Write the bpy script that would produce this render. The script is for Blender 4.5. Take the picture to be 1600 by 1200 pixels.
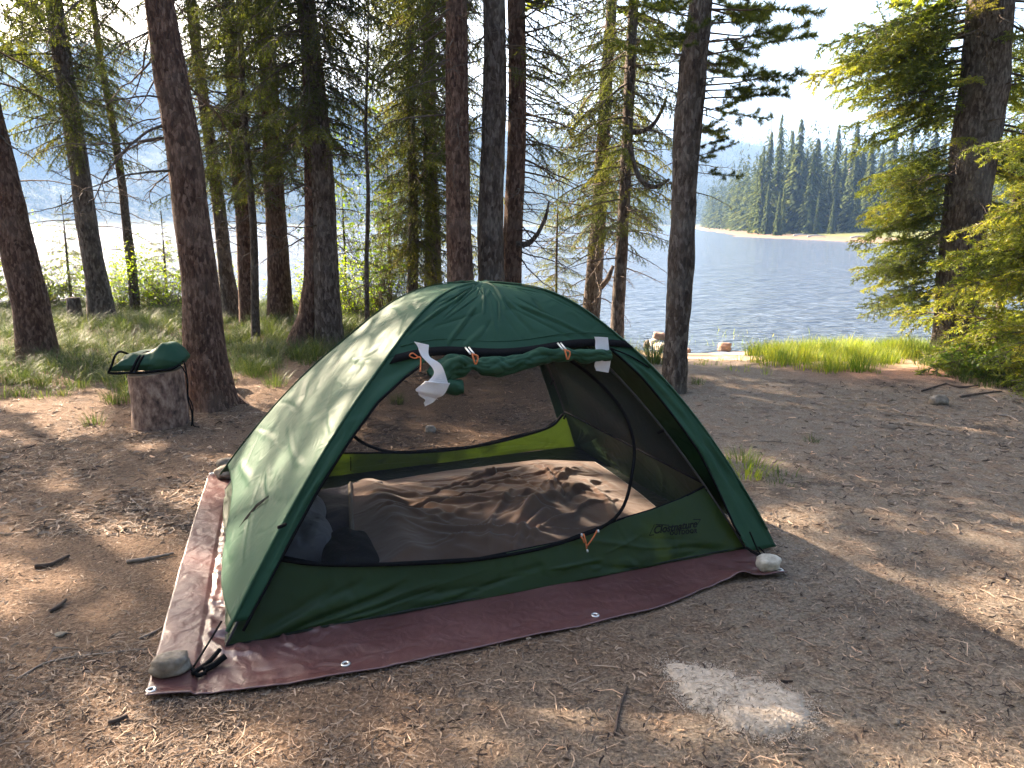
import bpy, math, random
import numpy as np
from mathutils import Vector, Matrix
R = math.radians
scn = bpy.context.scene
C = scn.collection
for o in list(bpy.data.objects): bpy.data.objects.remove(o)
rng = np.random.default_rng(7)

# ------------------------------------------------------------------ camera, sky, sun, exposure
FPX = 1150.0; TH = math.atan(251/FPX); HC = 1.6          # focal length in photo pixels, downward tilt, eye height
cd = bpy.data.cameras.new('camera'); cam = bpy.data.objects.new('camera', cd); C.objects.link(cam)
cam.location = (0, 0, HC); cam.rotation_euler = (math.pi/2-TH, 0, 0)
cd.sensor_width = 36; cd.lens = 36*FPX/1600; cd.clip_start = .05; cd.clip_end = 6000
scn.camera = cam
SUN_AZ, SUN_EL = R(-50), R(29)                            # azimuth from +Y, negative = left
world = bpy.data.worlds.new('World'); scn.world = world; world.use_nodes = True
wn = world.node_tree.nodes; wl = world.node_tree.links
sky = wn.new('ShaderNodeTexSky'); sky.sky_type = 'NISHITA'; sky.sun_disc = False
sky.sun_elevation = SUN_EL; sky.sun_rotation = SUN_AZ
sky.air_density = 1.0; sky.dust_density = 6.0; sky.ozone_density = 1.0
wl.new(sky.outputs[0], wn['Background'].inputs[0]); wn['Background'].inputs[1].default_value = .11
sd = bpy.data.lights.new('sun', 'SUN'); sd.energy = 5.0; sd.angle = R(.55); sd.color = (1, .80, .60)
so = bpy.data.objects.new('sun', sd); C.objects.link(so)
sdir = Vector((math.sin(SUN_AZ)*math.cos(SUN_EL), math.cos(SUN_AZ)*math.cos(SUN_EL), math.sin(SUN_EL)))
so.rotation_euler = sdir.to_track_quat('Z', 'Y').to_euler()
scn.view_settings.view_transform = 'Standard'; scn.view_settings.look = 'None'
scn.view_settings.exposure = 2.84; scn.view_settings.gamma = 1
scn.render.engine = 'CYCLES'
scn.cycles.max_bounces = 10; scn.cycles.transparent_max_bounces = 16; scn.cycles.volume_bounces = 0
scn.cycles.diffuse_bounces = 4; scn.cycles.transmission_bounces = 6; scn.cycles.glossy_bounces = 3

# ------------------------------------------------------------------ small maths
def hsh(ix, iy, iz):
    h = (ix.astype(np.int64)*374761393 + iy.astype(np.int64)*668265263 + iz.astype(np.int64)*2147483647) & 0xffffffff
    h = ((h ^ (h >> 13))*1274126177) & 0xffffffff
    return ((h ^ (h >> 16)) & 0xffffff)/0xffffff
def vn(x, y, z=0.0):                                      # value noise -1..1
    x = np.asarray(x, float); y = np.asarray(y, float); z = np.asarray(z, float)+np.zeros_like(x)
    ix, iy, iz = np.floor(x), np.floor(y), np.floor(z); fx, fy, fz = x-ix, y-iy, z-iz
    fx, fy, fz = [f*f*(3-2*f) for f in (fx, fy, fz)]
    r = 0
    for a in (0, 1):
        for b in (0, 1):
            for c in (0, 1):
                r = r + hsh(ix+a, iy+b, iz+c)*(fx if a else 1-fx)*(fy if b else 1-fy)*(fz if c else 1-fz)
    return r*2-1
def fbm(x, y, z=0.0, o=3):
    r = 0; a = 1; f = 1
    for i in range(o):
        r = r+a*vn(x*f+13.7*i, y*f+7.1*i, np.asarray(z)*f+3.3*i); a *= .5; f *= 2.03
    return r
def ss(a, b, x):
    t = np.clip((np.asarray(x, float)-a)/(b-a), 0, 1); return t*t*(3-2*t)
def ray(px, py):                                          # direction through a photo pixel
    u = (px-800)/FPX; v = (600-py)/FPX
    return np.array((u, math.cos(TH)+v*math.sin(TH), -math.sin(TH)+v*math.cos(TH)))
def gnd(px, py, z=0.0):
    r = ray(px, py); t = (z-HC)/r[2]; return np.array((r[0]*t, r[1]*t))
def atY(px, py, Y):
    r = ray(px, py); t = Y/r[1]; return np.array((r[0]*t, Y, HC+r[2]*t))
def interp(x, pts):
    return np.interp(x, [p[0] for p in pts], [p[1] for p in pts])

# ------------------------------------------------------------------ terrain height
FARX = [(60, 50), (67, 47), (83, 41), (100, 38), (121, 38), (160, 46), (240, 60), (400, 95), (700, 170)]
def bank(x):   return 13.2-5.5*ss(.7, 1.9, x)+.6*ss(4, 6.5, x)+1.5*ss(6.0, 9, x)+.22*vn(np.asarray(x, float)*.9, 0*np.asarray(x, float)+3)
def shore(x):  return 16.2-3.2*ss(-.5, 2.5, x)+4*ss(7, 11, x)+.35*vn(np.asarray(x, float)*.7, 0*np.asarray(x, float)+9)
def height(x, y, micro=True):
    x = np.asarray(x, float); y = np.asarray(y, float)
    t = (y-bank(x))/(shore(x)-bank(x))
    z = -.53*ss(0, 1, t)-np.clip(y-shore(x), 0, None)*.06
    z = np.maximum(z, -3)
    # far right peninsula, with a wooded rise behind it
    fx = np.interp(y, [p[0] for p in FARX], [p[1] for p in FARX])
    d = (x-fx)*.8+1.5*vn(x*.08, y*.08)+.4*vn(x*.5, y*.5)
    land = -.62+.32*ss(-.7, .4, d)+.9*ss(2, 30, d)+np.clip(d-45, 0, 300)*.10
    z = np.where(y > 55, np.where(d > -1.5, np.maximum(z, land), z), z)
    # far left shore and the big hill
    e = y-560-.12*x+30*vn(x*.01, y*.01)
    hill = -3+4.2*ss(-10, 10, e)+190*ss(0, 520, e)*(.55+.45*ss(250, -500, x))*(1+.16*vn(x*.004, y*.004+5))
    z = np.where(e > -10, np.maximum(z, hill), z)
    if micro:
        near = ss(30, 16, y)*ss(-.6, -.4, z)
        z = z+near*(.012*vn(x*1.3, y*1.3)+.007*fbm(x*5, y*5, 0, 2)+.003*vn(x*23, y*23))
        z = z+near*.05*ss(-1.5, -4, x)*vn(x*.5, y*.5)+near*.10*ss(8.5, 11.5, y)*ss(.5, -1, x)
        flat = np.exp(-(((x+.35)/1.9)**4+((y-3.9)/2.0)**4)); z = z*(1-flat*.8)
    return z

# ------------------------------------------------------------------ materials
def new_mat(name):
    m = bpy.data.materials.new(name); m.use_nodes = True
    return m, m.node_tree.nodes, m.node_tree.links, m.node_tree.nodes['Principled BSDF']
def N(nd, t, **k):
    n = nd.new(t)
    for a, v in k.items():
        if a in n.inputs: n.inputs[a].default_value = v
        else: setattr(n, a, v)
    return n
def ramp(nd, stops):
    r = nd.new('ShaderNodeValToRGB'); e = r.color_ramp.elements
    while len(e) < len(stops): e.new(.5)
    for i, (p, c) in enumerate(stops): e[i].position = p; e[i].color = (*c, 1)
    return r
def coord(nd, lk, scale=(1, 1, 1), kind='Object'):
    tc = nd.new('ShaderNodeTexCoord'); mp = nd.new('ShaderNodeMapping'); mp.inputs['Scale'].default_value = scale
    lk.new(tc.outputs[kind], mp.inputs[0]); return mp.outputs[0]
def noise_mat(name, stops, scale=8, stretch=(1, 1, 1), rough=.8, bump=.3, bscale=None, dist=.01, detail=6, spec=.3, vor=0, metal=0):
    m, nd, lk, p = new_mat(name)
    v = coord(nd, lk, stretch)
    n = N(nd, 'ShaderNodeTexNoise', Scale=scale, Detail=detail, Roughness=.62); lk.new(v, n.inputs['Vector'])
    r = ramp(nd, stops); lk.new(n.outputs[0], r.inputs[0]); lk.new(r.outputs[0], p.inputs['Base Color'])
    b = N(nd, 'ShaderNodeTexNoise', Scale=bscale or scale*2, Detail=5); lk.new(v, b.inputs['Vector'])
    h = b.outputs[0]
    if vor:
        w = N(nd, 'ShaderNodeTexVoronoi', Scale=vor); lk.new(v, w.inputs['Vector'])
        a = N(nd, 'ShaderNodeMath', operation='ADD'); lk.new(h, a.inputs[0]); lk.new(w.outputs[0], a.inputs[1]); h = a.outputs[0]
    bp = N(nd, 'ShaderNodeBump', Strength=bump, Distance=dist); lk.new(h, bp.inputs['Height']); lk.new(bp.outputs[0], p.inputs['Normal'])
    p.inputs['Roughness'].default_value = rough; p.inputs['Specular IOR Level'].default_value = spec; p.inputs['Metallic'].default_value = metal
    return m
def bark_mat(name, c0, c1, c2, plate=1.0):
    m, nd, lk, p = new_mat(name)
    v = coord(nd, lk, (1, 1, .38))
    n0 = N(nd, 'ShaderNodeTexNoise', Scale=9, Detail=4, Distortion=.4); lk.new(v, n0.inputs['Vector'])
    add = N(nd, 'ShaderNodeVectorMath', operation='MULTIPLY_ADD'); add.inputs[1].default_value = (.05, .05, .05)
    lk.new(n0.outputs[1], add.inputs[0]); lk.new(v, add.inputs[2])
    vo = N(nd, 'ShaderNodeTexVoronoi', Scale=46*plate, feature='DISTANCE_TO_EDGE'); lk.new(add.outputs[0], vo.inputs['Vector'])
    v2 = N(nd, 'ShaderNodeTexVoronoi', Scale=46*plate); lk.new(add.outputs[0], v2.inputs['Vector'])
    n1 = N(nd, 'ShaderNodeTexNoise', Scale=38, Detail=7, Roughness=.7); lk.new(v, n1.inputs['Vector'])
    n2 = N(nd, 'ShaderNodeTexNoise', Scale=2.2, Detail=3); lk.new(coord(nd, lk), n2.inputs['Vector'])
    r1 = ramp(nd, [(.25, c0), (.5, c1), (.78, c2)])
    mx = N(nd, 'ShaderNodeMath', operation='MULTIPLY_ADD'); mx.inputs[1].default_value = .28
    sep = N(nd, 'ShaderNodeSeparateColor'); lk.new(v2.outputs['Color'], sep.inputs[0])
    lk.new(sep.outputs[0], mx.inputs[0])
    m2 = N(nd, 'ShaderNodeMath', operation='MULTIPLY'); m2.inputs[1].default_value = .78; lk.new(n1.outputs[0], m2.inputs[0]); lk.new(m2.outputs[0], mx.inputs[2])
    lk.new(mx.outputs[0], r1.inputs[0])
    lich = ramp(nd, [(.52, (0, 0, 0)), (.70, (1, 1, 1))]); lk.new(n2.outputs[0], lich.inputs[0])
    mixl = N(nd, 'ShaderNodeMixRGB'); mixl.inputs[2].default_value = (c2[0]*.9, c2[1]*1.0, c2[2]*1.05, 1)
    lf = N(nd, 'ShaderNodeMath', operation='MULTIPLY'); lf.inputs[1].default_value = .5; lk.new(lich.outputs[0], lf.inputs[0])
    lk.new(lf.outputs[0], mixl.inputs[0]); lk.new(r1.outputs[0], mixl.inputs[1]); lk.new(mixl.outputs[0], p.inputs['Base Color'])
    e = ramp(nd, [(0, (0, 0, 0)), (.12, (1, 1, 1))]); lk.new(vo.outputs[0], e.inputs[0])
    hh = N(nd, 'ShaderNodeMath', operation='MULTIPLY_ADD'); hh.inputs[1].default_value = .8
    lk.new(e.outputs[0], hh.inputs[0]); lk.new(n1.outputs[0], hh.inputs[2])
    bp = N(nd, 'ShaderNodeBump', Strength=.9, Distance=.012); lk.new(hh.outputs[0], bp.inputs['Height']); lk.new(bp.outputs[0], p.inputs['Normal'])
    p.inputs['Roughness'].default_value = .9; p.inputs['Specular IOR Level'].default_value = .25
    return m
def leaf_mat(name, dark, light, trans=.45, tcol=None, rough=.5):
    m, nd, lk, p = new_mat(name)
    a = nd.new('ShaderNodeAttribute'); a.attribute_name = 'tint'
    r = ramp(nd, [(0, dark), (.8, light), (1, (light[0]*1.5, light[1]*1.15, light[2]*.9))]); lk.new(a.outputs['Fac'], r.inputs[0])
    lk.new(r.outputs[0], p.inputs['Base Color']); p.inputs['Roughness'].default_value = rough; p.inputs['Specular IOR Level'].default_value = .35
    t = nd.new('ShaderNodeBsdfTranslucent'); mc = N(nd, 'ShaderNodeMixRGB', blend_type='MULTIPLY'); mc.inputs[0].default_value = 1
    mc.inputs[2].default_value = (*(tcol or (1.9, 1.7, .7)), 1); lk.new(r.outputs[0], mc.inputs[1]); lk.new(mc.outputs[0], t.inputs[0])
    ms = nd.new('ShaderNodeMixShader'); ms.inputs[0].default_value = trans
    lk.new(p.outputs[0], ms.inputs[1]); lk.new(t.outputs[0], ms.inputs[2]); lk.new(ms.outputs[0], nd['Material Output'].inputs[0])
    return m
def fabric_mat(name, col, col2, trans=.0, tcol=None, rough=.55, wr=10, bump=.35, dist=.02, sheen=0, weave=0):
    m, nd, lk, p = new_mat(name)
    v = coord(nd, lk)
    n = N(nd, 'ShaderNodeTexNoise', Scale=3.5, Detail=4); lk.new(v, n.inputs['Vector'])
    r = ramp(nd, [(.3, col), (.7, col2)]); lk.new(n.outputs[0], r.inputs[0]); lk.new(r.outputs[0], p.inputs['Base Color'])
    w = N(nd, 'ShaderNodeTexNoise', Scale=wr, Detail=3, Distortion=1.2); lk.new(v, w.inputs['Vector'])
    if 'noise_type' in dir(w): w.noise_type = 'RIDGED_MULTIFRACTAL'
    bp = N(nd, 'ShaderNodeBump', Strength=bump, Distance=dist); lk.new(w.outputs[0], bp.inputs['Height'])
    f = N(nd, 'ShaderNodeTexNoise', Scale=60, Detail=3); lk.new(v, f.inputs['Vector'])
    b2 = N(nd, 'ShaderNodeBump', Strength=.15, Distance=.004); lk.new(f.outputs[0], b2.inputs['Height']); lk.new(bp.outputs[0], b2.inputs['Normal'])
    lk.new(b2.outputs[0], p.inputs['Normal'])
    p.inputs['Roughness'].default_value = rough; p.inputs['Specular IOR Level'].default_value = .4; p.inputs['Sheen Weight'].default_value = sheen
    if trans:
        t = nd.new('ShaderNodeBsdfTranslucent'); t.inputs[0].default_value = (*tcol, 1); lk.new(b2.outputs[0], t.inputs['Normal'])
        ms = nd.new('ShaderNodeMixShader'); ms.inputs[0].default_value = trans
        lk.new(p.outputs[0], ms.inputs[1]); lk.new(t.outputs[0], ms.inputs[2]); lk.new(ms.outputs[0], nd['Material Output'].inputs[0])
    return m

M = {}
M['bark_red'] = bark_mat('bark_red', (.022, .012, .009), (.090, .048, .032), (.26, .17, .125))
M['bark_grey'] = bark_mat('bark_grey', (.022, .016, .013), (.078, .057, .045), (.23, .195, .165), .8)
M['bark_fine'] = bark_mat('bark_fine', (.025, .018, .014), (.08, .06, .045), (.19, .16, .13), 1.7)
M['twig'] = noise_mat('twig', [(.3, (.055, .040, .030)), (.7, (.16, .125, .10))], 12, rough=.9)
M['needle'] = leaf_mat('needle', (.012, .024, .010), (.105, .130, .033), .5, (2.1, 2.0, .6))
M['needle_fir'] = leaf_mat('needle_fir', (.03, .055, .014), (.20, .25, .045), .45, (1.8, 1.7, .6))
M['needle_far'] = leaf_mat('needle_far', (.014, .028, .013), (.085, .105, .034), .2)
M['needle_far'].node_tree.nodes['Principled BSDF'].inputs['Specular IOR Level'].default_value = .03; M['needle_far'].node_tree.nodes['Principled BSDF'].inputs['Roughness'].default_value = .9
M['leaf'] = leaf_mat('leaf', (.06, .12, .015), (.24, .34, .04), .5, (1.8, 1.7, .5))
M['leaf_dark'] = leaf_mat('leaf_dark', (.03, .07, .015), (.12, .19, .04), .5, (1.8, 1.7, .6))
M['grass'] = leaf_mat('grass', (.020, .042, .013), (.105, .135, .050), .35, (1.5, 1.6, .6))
M['grass_sun'] = leaf_mat('grass_sun', (.05, .11, .015), (.26, .31, .07), .45, (1.5, 1.5, .4))  # brighter, yellower copy of grass, with sunlight put into its colour
M['litter'] = leaf_mat('litter', (.028, .017, .013), (.40, .30, .22), .05, (1, 1, 1), .8)
M['far_litter'] = M['litter']

# ground: needle duff on the left, trodden grey dirt on the right, reddish duff and sand towards the beach
def ground_material():
    m, nd, lk, p = new_mat('ground')
    g = nd.new('ShaderNodeNewGeometry'); sx = nd.new('ShaderNodeSeparateXYZ'); lk.new(g.outputs['Position'], sx.inputs[0])
    def noise(sc, det=6, ro=.6, di=0):
        n = N(nd, 'ShaderNodeTexNoise', Scale=sc, Detail=det, Roughness=ro, Distortion=di); lk.new(g.outputs['Position'], n.inputs['Vector']); return n.outputs[0]
    def mr(x, a, b, lo=0, hi=1):
        n = N(nd, 'ShaderNodeMapRange'); n.interpolation_type = 'SMOOTHSTEP'
        for i, q in enumerate((a, b, lo, hi)): n.inputs[i+1].default_value = q
        lk.new(x, n.inputs[0]); return n.outputs[0]
    def op(o, a, b):
        n = N(nd, 'ShaderNodeMath', operation=o)
        for i, q in enumerate((a, b)):
            if isinstance(q, (int, float)): n.inputs[i].default_value = q
            else: lk.new(q, n.inputs[i])
        return n.outputs[0]
    def mix(f, a, b):
        n = N(nd, 'ShaderNodeMixRGB')
        for i, q in enumerate((f, a, b)):
            if isinstance(q, tuple): n.inputs[i].default_value = (*q, 1)
            else: lk.new(q, n.inputs[i])
        return n.outputs[0]
    fine = noise(75, 8, .75); mid = noise(9, 6, .65, .5); big = noise(.8, 4)
    duff = ramp(nd, [(.28, (.036, .023, .016)), (.45, (.120, .077, .051)), (.58, (.215, .145, .098)), (.75, (.38, .28, .20))]); lk.new(fine, duff.inputs[0])
    dirt = ramp(nd, [(.28, (.065, .051, .039)), (.48, (.180, .146, .112)), (.62, (.28, .235, .185)), (.78, (.44, .38, .31))]); lk.new(fine, dirt.inputs[0])
    sand = ramp(nd, [(.3, (.40, .27, .17)), (.7, (.60, .44, .30))]); lk.new(mid, sand.inputs[0])
    red = ramp(nd, [(.3, (.16, .075, .048)), (.7, (.46, .26, .17))]); lk.new(fine, red.inputs[0])
    # trodden dirt where x > 1 or in front of the tent
    fx = op('ADD', op('MULTIPLY', op('SUBTRACT', big, .5), 3.4), sx.outputs[0])
    fy = op('ADD', fx, op('MULTIPLY', mr(sx.outputs[1], 3.2, 1.8), .8))
    isd = op('MULTIPLY', mr(fy, .0, 1.5), mr(mid, .36, .56, .35, 1))
    col = mix(isd, duff.outputs[0], dirt.outputs[0])
    rr = op('MULTIPLY', op('MULTIPLY', mr(sx.outputs[1], 6.9, 8.0), mr(sx.outputs[0], 2.6, 4.0)), mr(mid, .3, .5))
    col = mix(rr, col, red.outputs[0])
    zz = op('ADD', sx.outputs[2], op('MULTIPLY', op('SUBTRACT', mid, .5), .07))
    beach = op('MULTIPLY', mr(zz, -.012, -.055), mr(sx.outputs[0], -1.5, .5))
    col = mix(beach, col, sand.outputs[0])
    patch = op('MULTIPLY', mr(noise(1.7, 5, .6), .56, .66), mr(sx.outputs[1], 12, 9)); col = mix(op('MULTIPLY', patch, .55), col, (.045, .033, .027))
    # far land: sandy rim, yellow meadow, dark wood floor
    farm = ramp(nd, [(.35, (.08, .095, .028)), (.65, (.15, .145, .05))]); lk.new(noise(.15), farm.inputs[0])
    far = mix(mr(sx.outputs[2], -.27, -.15), (.17, .115, .075), farm.outputs[0]); far = mix(mr(sx.outputs[2], .45, .9), far, (.045, .055, .03))
    col = mix(mr(sx.outputs[1], 50, 56), col, far)
    lk.new(col, p.inputs['Base Color'])
    vo = N(nd, 'ShaderNodeTexVoronoi', Scale=48); lk.new(g.outputs['Position'], vo.inputs['Vector'])
    h = op('ADD', op('MULTIPLY', fine, 1.0), op('ADD', op('MULTIPLY', mid, 1.6), op('MULTIPLY', vo.outputs[0], .35)))
    bp = N(nd, 'ShaderNodeBump', Strength=.75, Distance=.02); lk.new(h, bp.inputs['Height']); lk.new(bp.outputs[0], p.inputs['Normal'])
    p.inputs['Roughness'].default_value = .95; p.inputs['Specular IOR Level'].default_value = .15
    return m
M['ground'] = ground_material()
def water_material():
    m, nd, lk, p = new_mat('water')
    g = nd.new('ShaderNodeNewGeometry')
    def wav(sc, st, rot):
        mp = nd.new('ShaderNodeMapping'); mp.inputs['Scale'].default_value = st; mp.inputs['Rotation'].default_value = (0, 0, rot)
        lk.new(g.outputs['Position'], mp.inputs[0])
        n = N(nd, 'ShaderNodeTexNoise', Scale=sc, Detail=4, Roughness=.55, Distortion=.3); lk.new(mp.outputs[0], n.inputs['Vector']); return n.outputs[0]
    a = N(nd, 'ShaderNodeMath', operation='MULTIPLY_ADD'); a.inputs[1].default_value = 2.2
    lk.new(wav(.55, (1, 2.6, 1), .35), a.inputs[0]); lk.new(wav(2.0, (1, 2.2, 1), -.15), a.inputs[2])
    bp = N(nd, 'ShaderNodeBump', Strength=1.0, Distance=.22); lk.new(a.outputs[0], bp.inputs['Height']); lk.new(bp.outputs[0], p.inputs['Normal'])
    p.inputs['Base Color'].default_value = (.085, .115, .155, 1); p.inputs['Roughness'].default_value = .12; p.inputs['IOR'].default_value = 1.333
    return m
M['water'] = water_material()
GREEN, GREEN2 = (.021, .066, .038), (.030, .084, .050)
M['fly'] = fabric_mat('fly', GREEN, GREEN2, .11, (.07, .20, .05), .55, 7, .35, .02)
M['fly'].node_tree.nodes['Principled BSDF'].inputs['Specular IOR Level'].default_value = .14
M['wall'] = fabric_mat('wall', (.024, .055, .020), (.034, .075, .028),   .5, (.22, .29, .07), .5, 6, .6, .02)
M['black'] = noise_mat('black_webbing', [(.3, (.003, .003, .0035)), (.7, (.007, .007, .008))], 60, rough=.85, bump=.2, spec=.12)
M['floor'] = fabric_mat('tent_floor', (.012, .018, .013), (.018, .026, .018))
M['blanket'] = fabric_mat('blanket', (.24, .135, .085), (.33, .195, .13), 0, None, .95, 9, .25, .02, .6)
M['hem'] = fabric_mat('hem', (.42, .36, .30), (.5, .44, .37), 0, None, .9, 40, .2, .01)
M['navy'] = fabric_mat('navy_fabric', (.012, .013, .035), (.02, .022, .055), 0, None, .6, 12, .3)
M['pillow'] = fabric_mat('pillow_fabric', (.22, .22, .25), (.33, .33, .36), 0, None, .9, 14, .35, .02, .3)
M['black_cloth'] = fabric_mat('black_cloth', (.008, .008, .01), (.015, .015, .018), 0, None, .85, 18, .4)
M['white_tab'] = fabric_mat('white_tab', (.78, .80, .83), (.86, .87, .9), .3, (.6, .62, .68), .5, 30, .2, .005)
M['silver'] = noise_mat('grommet_metal', [(.3, (.55, .56, .55)), (.7, (.75, .75, .73))], 30, rough=.35, bump=.05, metal=.8)
M['orange'] = noise_mat('orange_cord', [(.3, (.55, .14, .05)), (.7, (.75, .26, .10))], 90, rough=.7, bump=.3)
M['white_plastic'] = noise_mat('white_plastic', [(.3, (.65, .65, .62)), (.7, (.75, .75, .72))], 50, rough=.4, bump=.05)
M['pole'] = noise_mat('pole', [(.3, (.05, .05, .055)), (.7, (.09, .09, .10))], 20, rough=.35, bump=.05, metal=.4)
M['stone'] = noise_mat('stone', [(.3, (.085, .070, .055)), (.5, (.19, .16, .125)), (.72, (.33, .29, .24))], 16, rough=.9, bump=.5, dist=.01, bscale=45)
M['stone_pale'] = noise_mat('stone_pale', [(.3, (.30, .26, .21)), (.5, (.48, .43, .35)), (.72, (.62, .57, .48))], 18, rough=.9, bump=.5, dist=.01, bscale=45)
M['stone_red'] = noise_mat('stone_red', [(.3, (.25, .14, .10)), (.7, (.50, .32, .24))], 10, rough=.9, bump=.5, dist=.02, bscale=30)
M['stump'] = noise_mat('stump_side', [(.33, (.060, .038, .030)), (.48, (.19, .12, .092)), (.62, (.33, .235, .18)), (.8, (.47, .37, .30))], 22, (1, 1, .55), .85, .6, 30, .01, vor=0)
M['stump_top'] = noise_mat('stump_top', [(.3, (.26, .18, .12)), (.7, (.42, .31, .21))], 12, rough=.85)
M['stick'] = noise_mat('stick', [(.3, (.13, .10, .08)), (.7, (.34, .28, .23))], 20, rough=.9)
M['stick_dark'] = noise_mat('stick_dark', [(.3, (.03, .022, .018)), (.7, (.11, .08, .065))], 20, rough=.9)
M['ash'] = noise_mat('ash', [(.3, (.24, .195, .15)), (.5, (.38, .32, .255)), (.7, (.47, .41, .34))], 45, rough=1, bump=.7, bscale=90, dist=.012)
M['snag'] = noise_mat('snag', [(.3, (.22, .2, .19)), (.7, (.4, .38, .36))], 2, rough=.9)
def tarp_material():
    m, nd, lk, p = new_mat('tarp')
    v = coord(nd, lk)
    n = N(nd, 'ShaderNodeTexNoise', Scale=2.5, Detail=5); lk.new(v, n.inputs['Vector'])
    r = ramp(nd, [(.3, (.072, .027, .026)), (.7, (.118, .052, .048))]); lk.new(n.outputs[0], r.inputs[0]); lk.new(r.outputs[0], p.inputs['Base Color'])
    w = N(nd, 'ShaderNodeTexNoise', Scale=13, Detail=2, Distortion=.6); lk.new(v, w.inputs['Vector'])
    b1 = N(nd, 'ShaderNodeBump', Strength=.35, Distance=.02); lk.new(w.outputs[0], b1.inputs['Height'])
    bw = N(nd, 'ShaderNodeTexBrick', Scale=55); bw.offset = 0; bw.inputs['Mortar Size'].default_value = .02; lk.new(v, bw.inputs['Vector'])
    b2 = N(nd, 'ShaderNodeBump', Strength=.2, Distance=.002); lk.new(bw.outputs['Fac'], b2.inputs['Height']); lk.new(b1.outputs[0], b2.inputs['Normal'])
    lk.new(b2.outputs[0], p.inputs['Normal'])
    p.inputs['Roughness'].default_value = .3; p.inputs['Specular IOR Level'].default_value = .7
    return m
M['tarp'] = tarp_material()
for k_ in ('grass', 'grass_sun', 'needle', 'leaf'): M[k_].node_tree.nodes['Principled BSDF'].inputs['Specular IOR Level'].default_value = .18
def mesh_fabric():
    m, nd, lk, p = new_mat('bug_mesh')
    p.inputs['Base Color'].default_value = (.0025, .0025, .003, 1); p.inputs['Roughness'].default_value = .8
    t = nd.new('ShaderNodeBsdfTransparent'); ms = nd.new('ShaderNodeMixShader')
    v = coord(nd, lk); n = N(nd, 'ShaderNodeTexNoise', Scale=5, Detail=2); lk.new(v, n.inputs['Vector'])
    mr = N(nd, 'ShaderNodeMapRange'); mr.inputs[3].default_value = .62; mr.inputs[4].default_value = .54; lk.new(n.outputs[0], mr.inputs[0])
    lk.new(mr.outputs[0], ms.inputs[0]); lk.new(p.outputs[0], ms.inputs[1]); lk.new(t.outputs[0], ms.inputs[2]); lk.new(ms.outputs[0], nd['Material Output'].inputs[0])
    return m
M['mesh'] = mesh_fabric()

# ------------------------------------------------------------------ object helpers
def tag(o, label=None, cat=None, group=None, kind=None):
    if label: o['label'] = label
    if cat: o['category'] = cat
    if group: o['group'] = group
    if kind: o['kind'] = kind
    return o
def empty(name, loc, rz=0.0, **k):
    o = bpy.data.objects.new(name, None); C.objects.link(o); o.location = loc; o.rotation_euler = (0, 0, rz); o.empty_display_size = .2
    return tag(o, **k)
def npmesh(name, V, Fc, mat, parent=None, smooth=False, tint=None, loc=None, mesh_only=False):
    """V (n,3); Fc (m,k) index array of one polygon size, or a list of lists"""
    me = bpy.data.meshes.new(name)
    V = np.asarray(V, np.float32)
    if isinstance(Fc, np.ndarray):
        m_, k = Fc.shape
        me.vertices.add(len(V)); me.vertices.foreach_set('co', V.ravel())
        me.loops.add(m_*k); me.loops.foreach_set('vertex_index', Fc.astype(np.int32).ravel())
        me.polygons.add(m_); me.polygons.foreach_set('loop_start', np.arange(0, m_*k, k, dtype=np.int32))
        me.update(calc_edges=True)
    else:
        me.from_pydata(V.tolist(), [], [list(map(int, f)) for f in Fc]); me.update()
    if smooth: me.polygons.foreach_set('use_smooth', np.ones(len(me.polygons), bool))
    if tint is not None:
        a = me.attributes.new('tint', 'FLOAT', 'FACE'); a.data.foreach_set('value', np.clip(tint, 0, 1).astype(np.float32))
    me.materials.append(mat)
    if mesh_only: return me
    o = bpy.data.objects.new(name, me); C.objects.link(o)
    if parent is not None: o.parent = parent
    if loc is not None: o.location = loc
    return o
def grid_faces(nu, nv, closed_u=False):
    """vertex index = j*nu + i ; i along u"""
    i = np.arange(nu if closed_u else nu-1); j = np.arange(nv-1); I, J = np.meshgrid(i, j); I2 = (I+1) % nu
    return np.stack([J*nu+I, J*nu+I2, (J+1)*nu+I2, (J+1)*nu+I], -1).reshape(-1, 4)
def smooth_path(pts, n):
    pts = np.asarray(pts, float); k = len(pts)
    if k == 2: return pts[0]+(pts[1]-pts[0])*np.linspace(0, 1, n)[:, None]
    P = np.vstack([2*pts[0]-pts[1], pts, 2*pts[-1]-pts[-2]]); out = []
    for t in np.linspace(0, k-1-1e-6, n):
        i = int(t); f = t-i; a, b, c, d = P[i:i+4]
        out.append(.5*((2*b)+(-a+c)*f+(2*a-5*b+4*c-d)*f*f+(-a+3*b-3*c+d)*f**3))
    return np.array(out)
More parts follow.
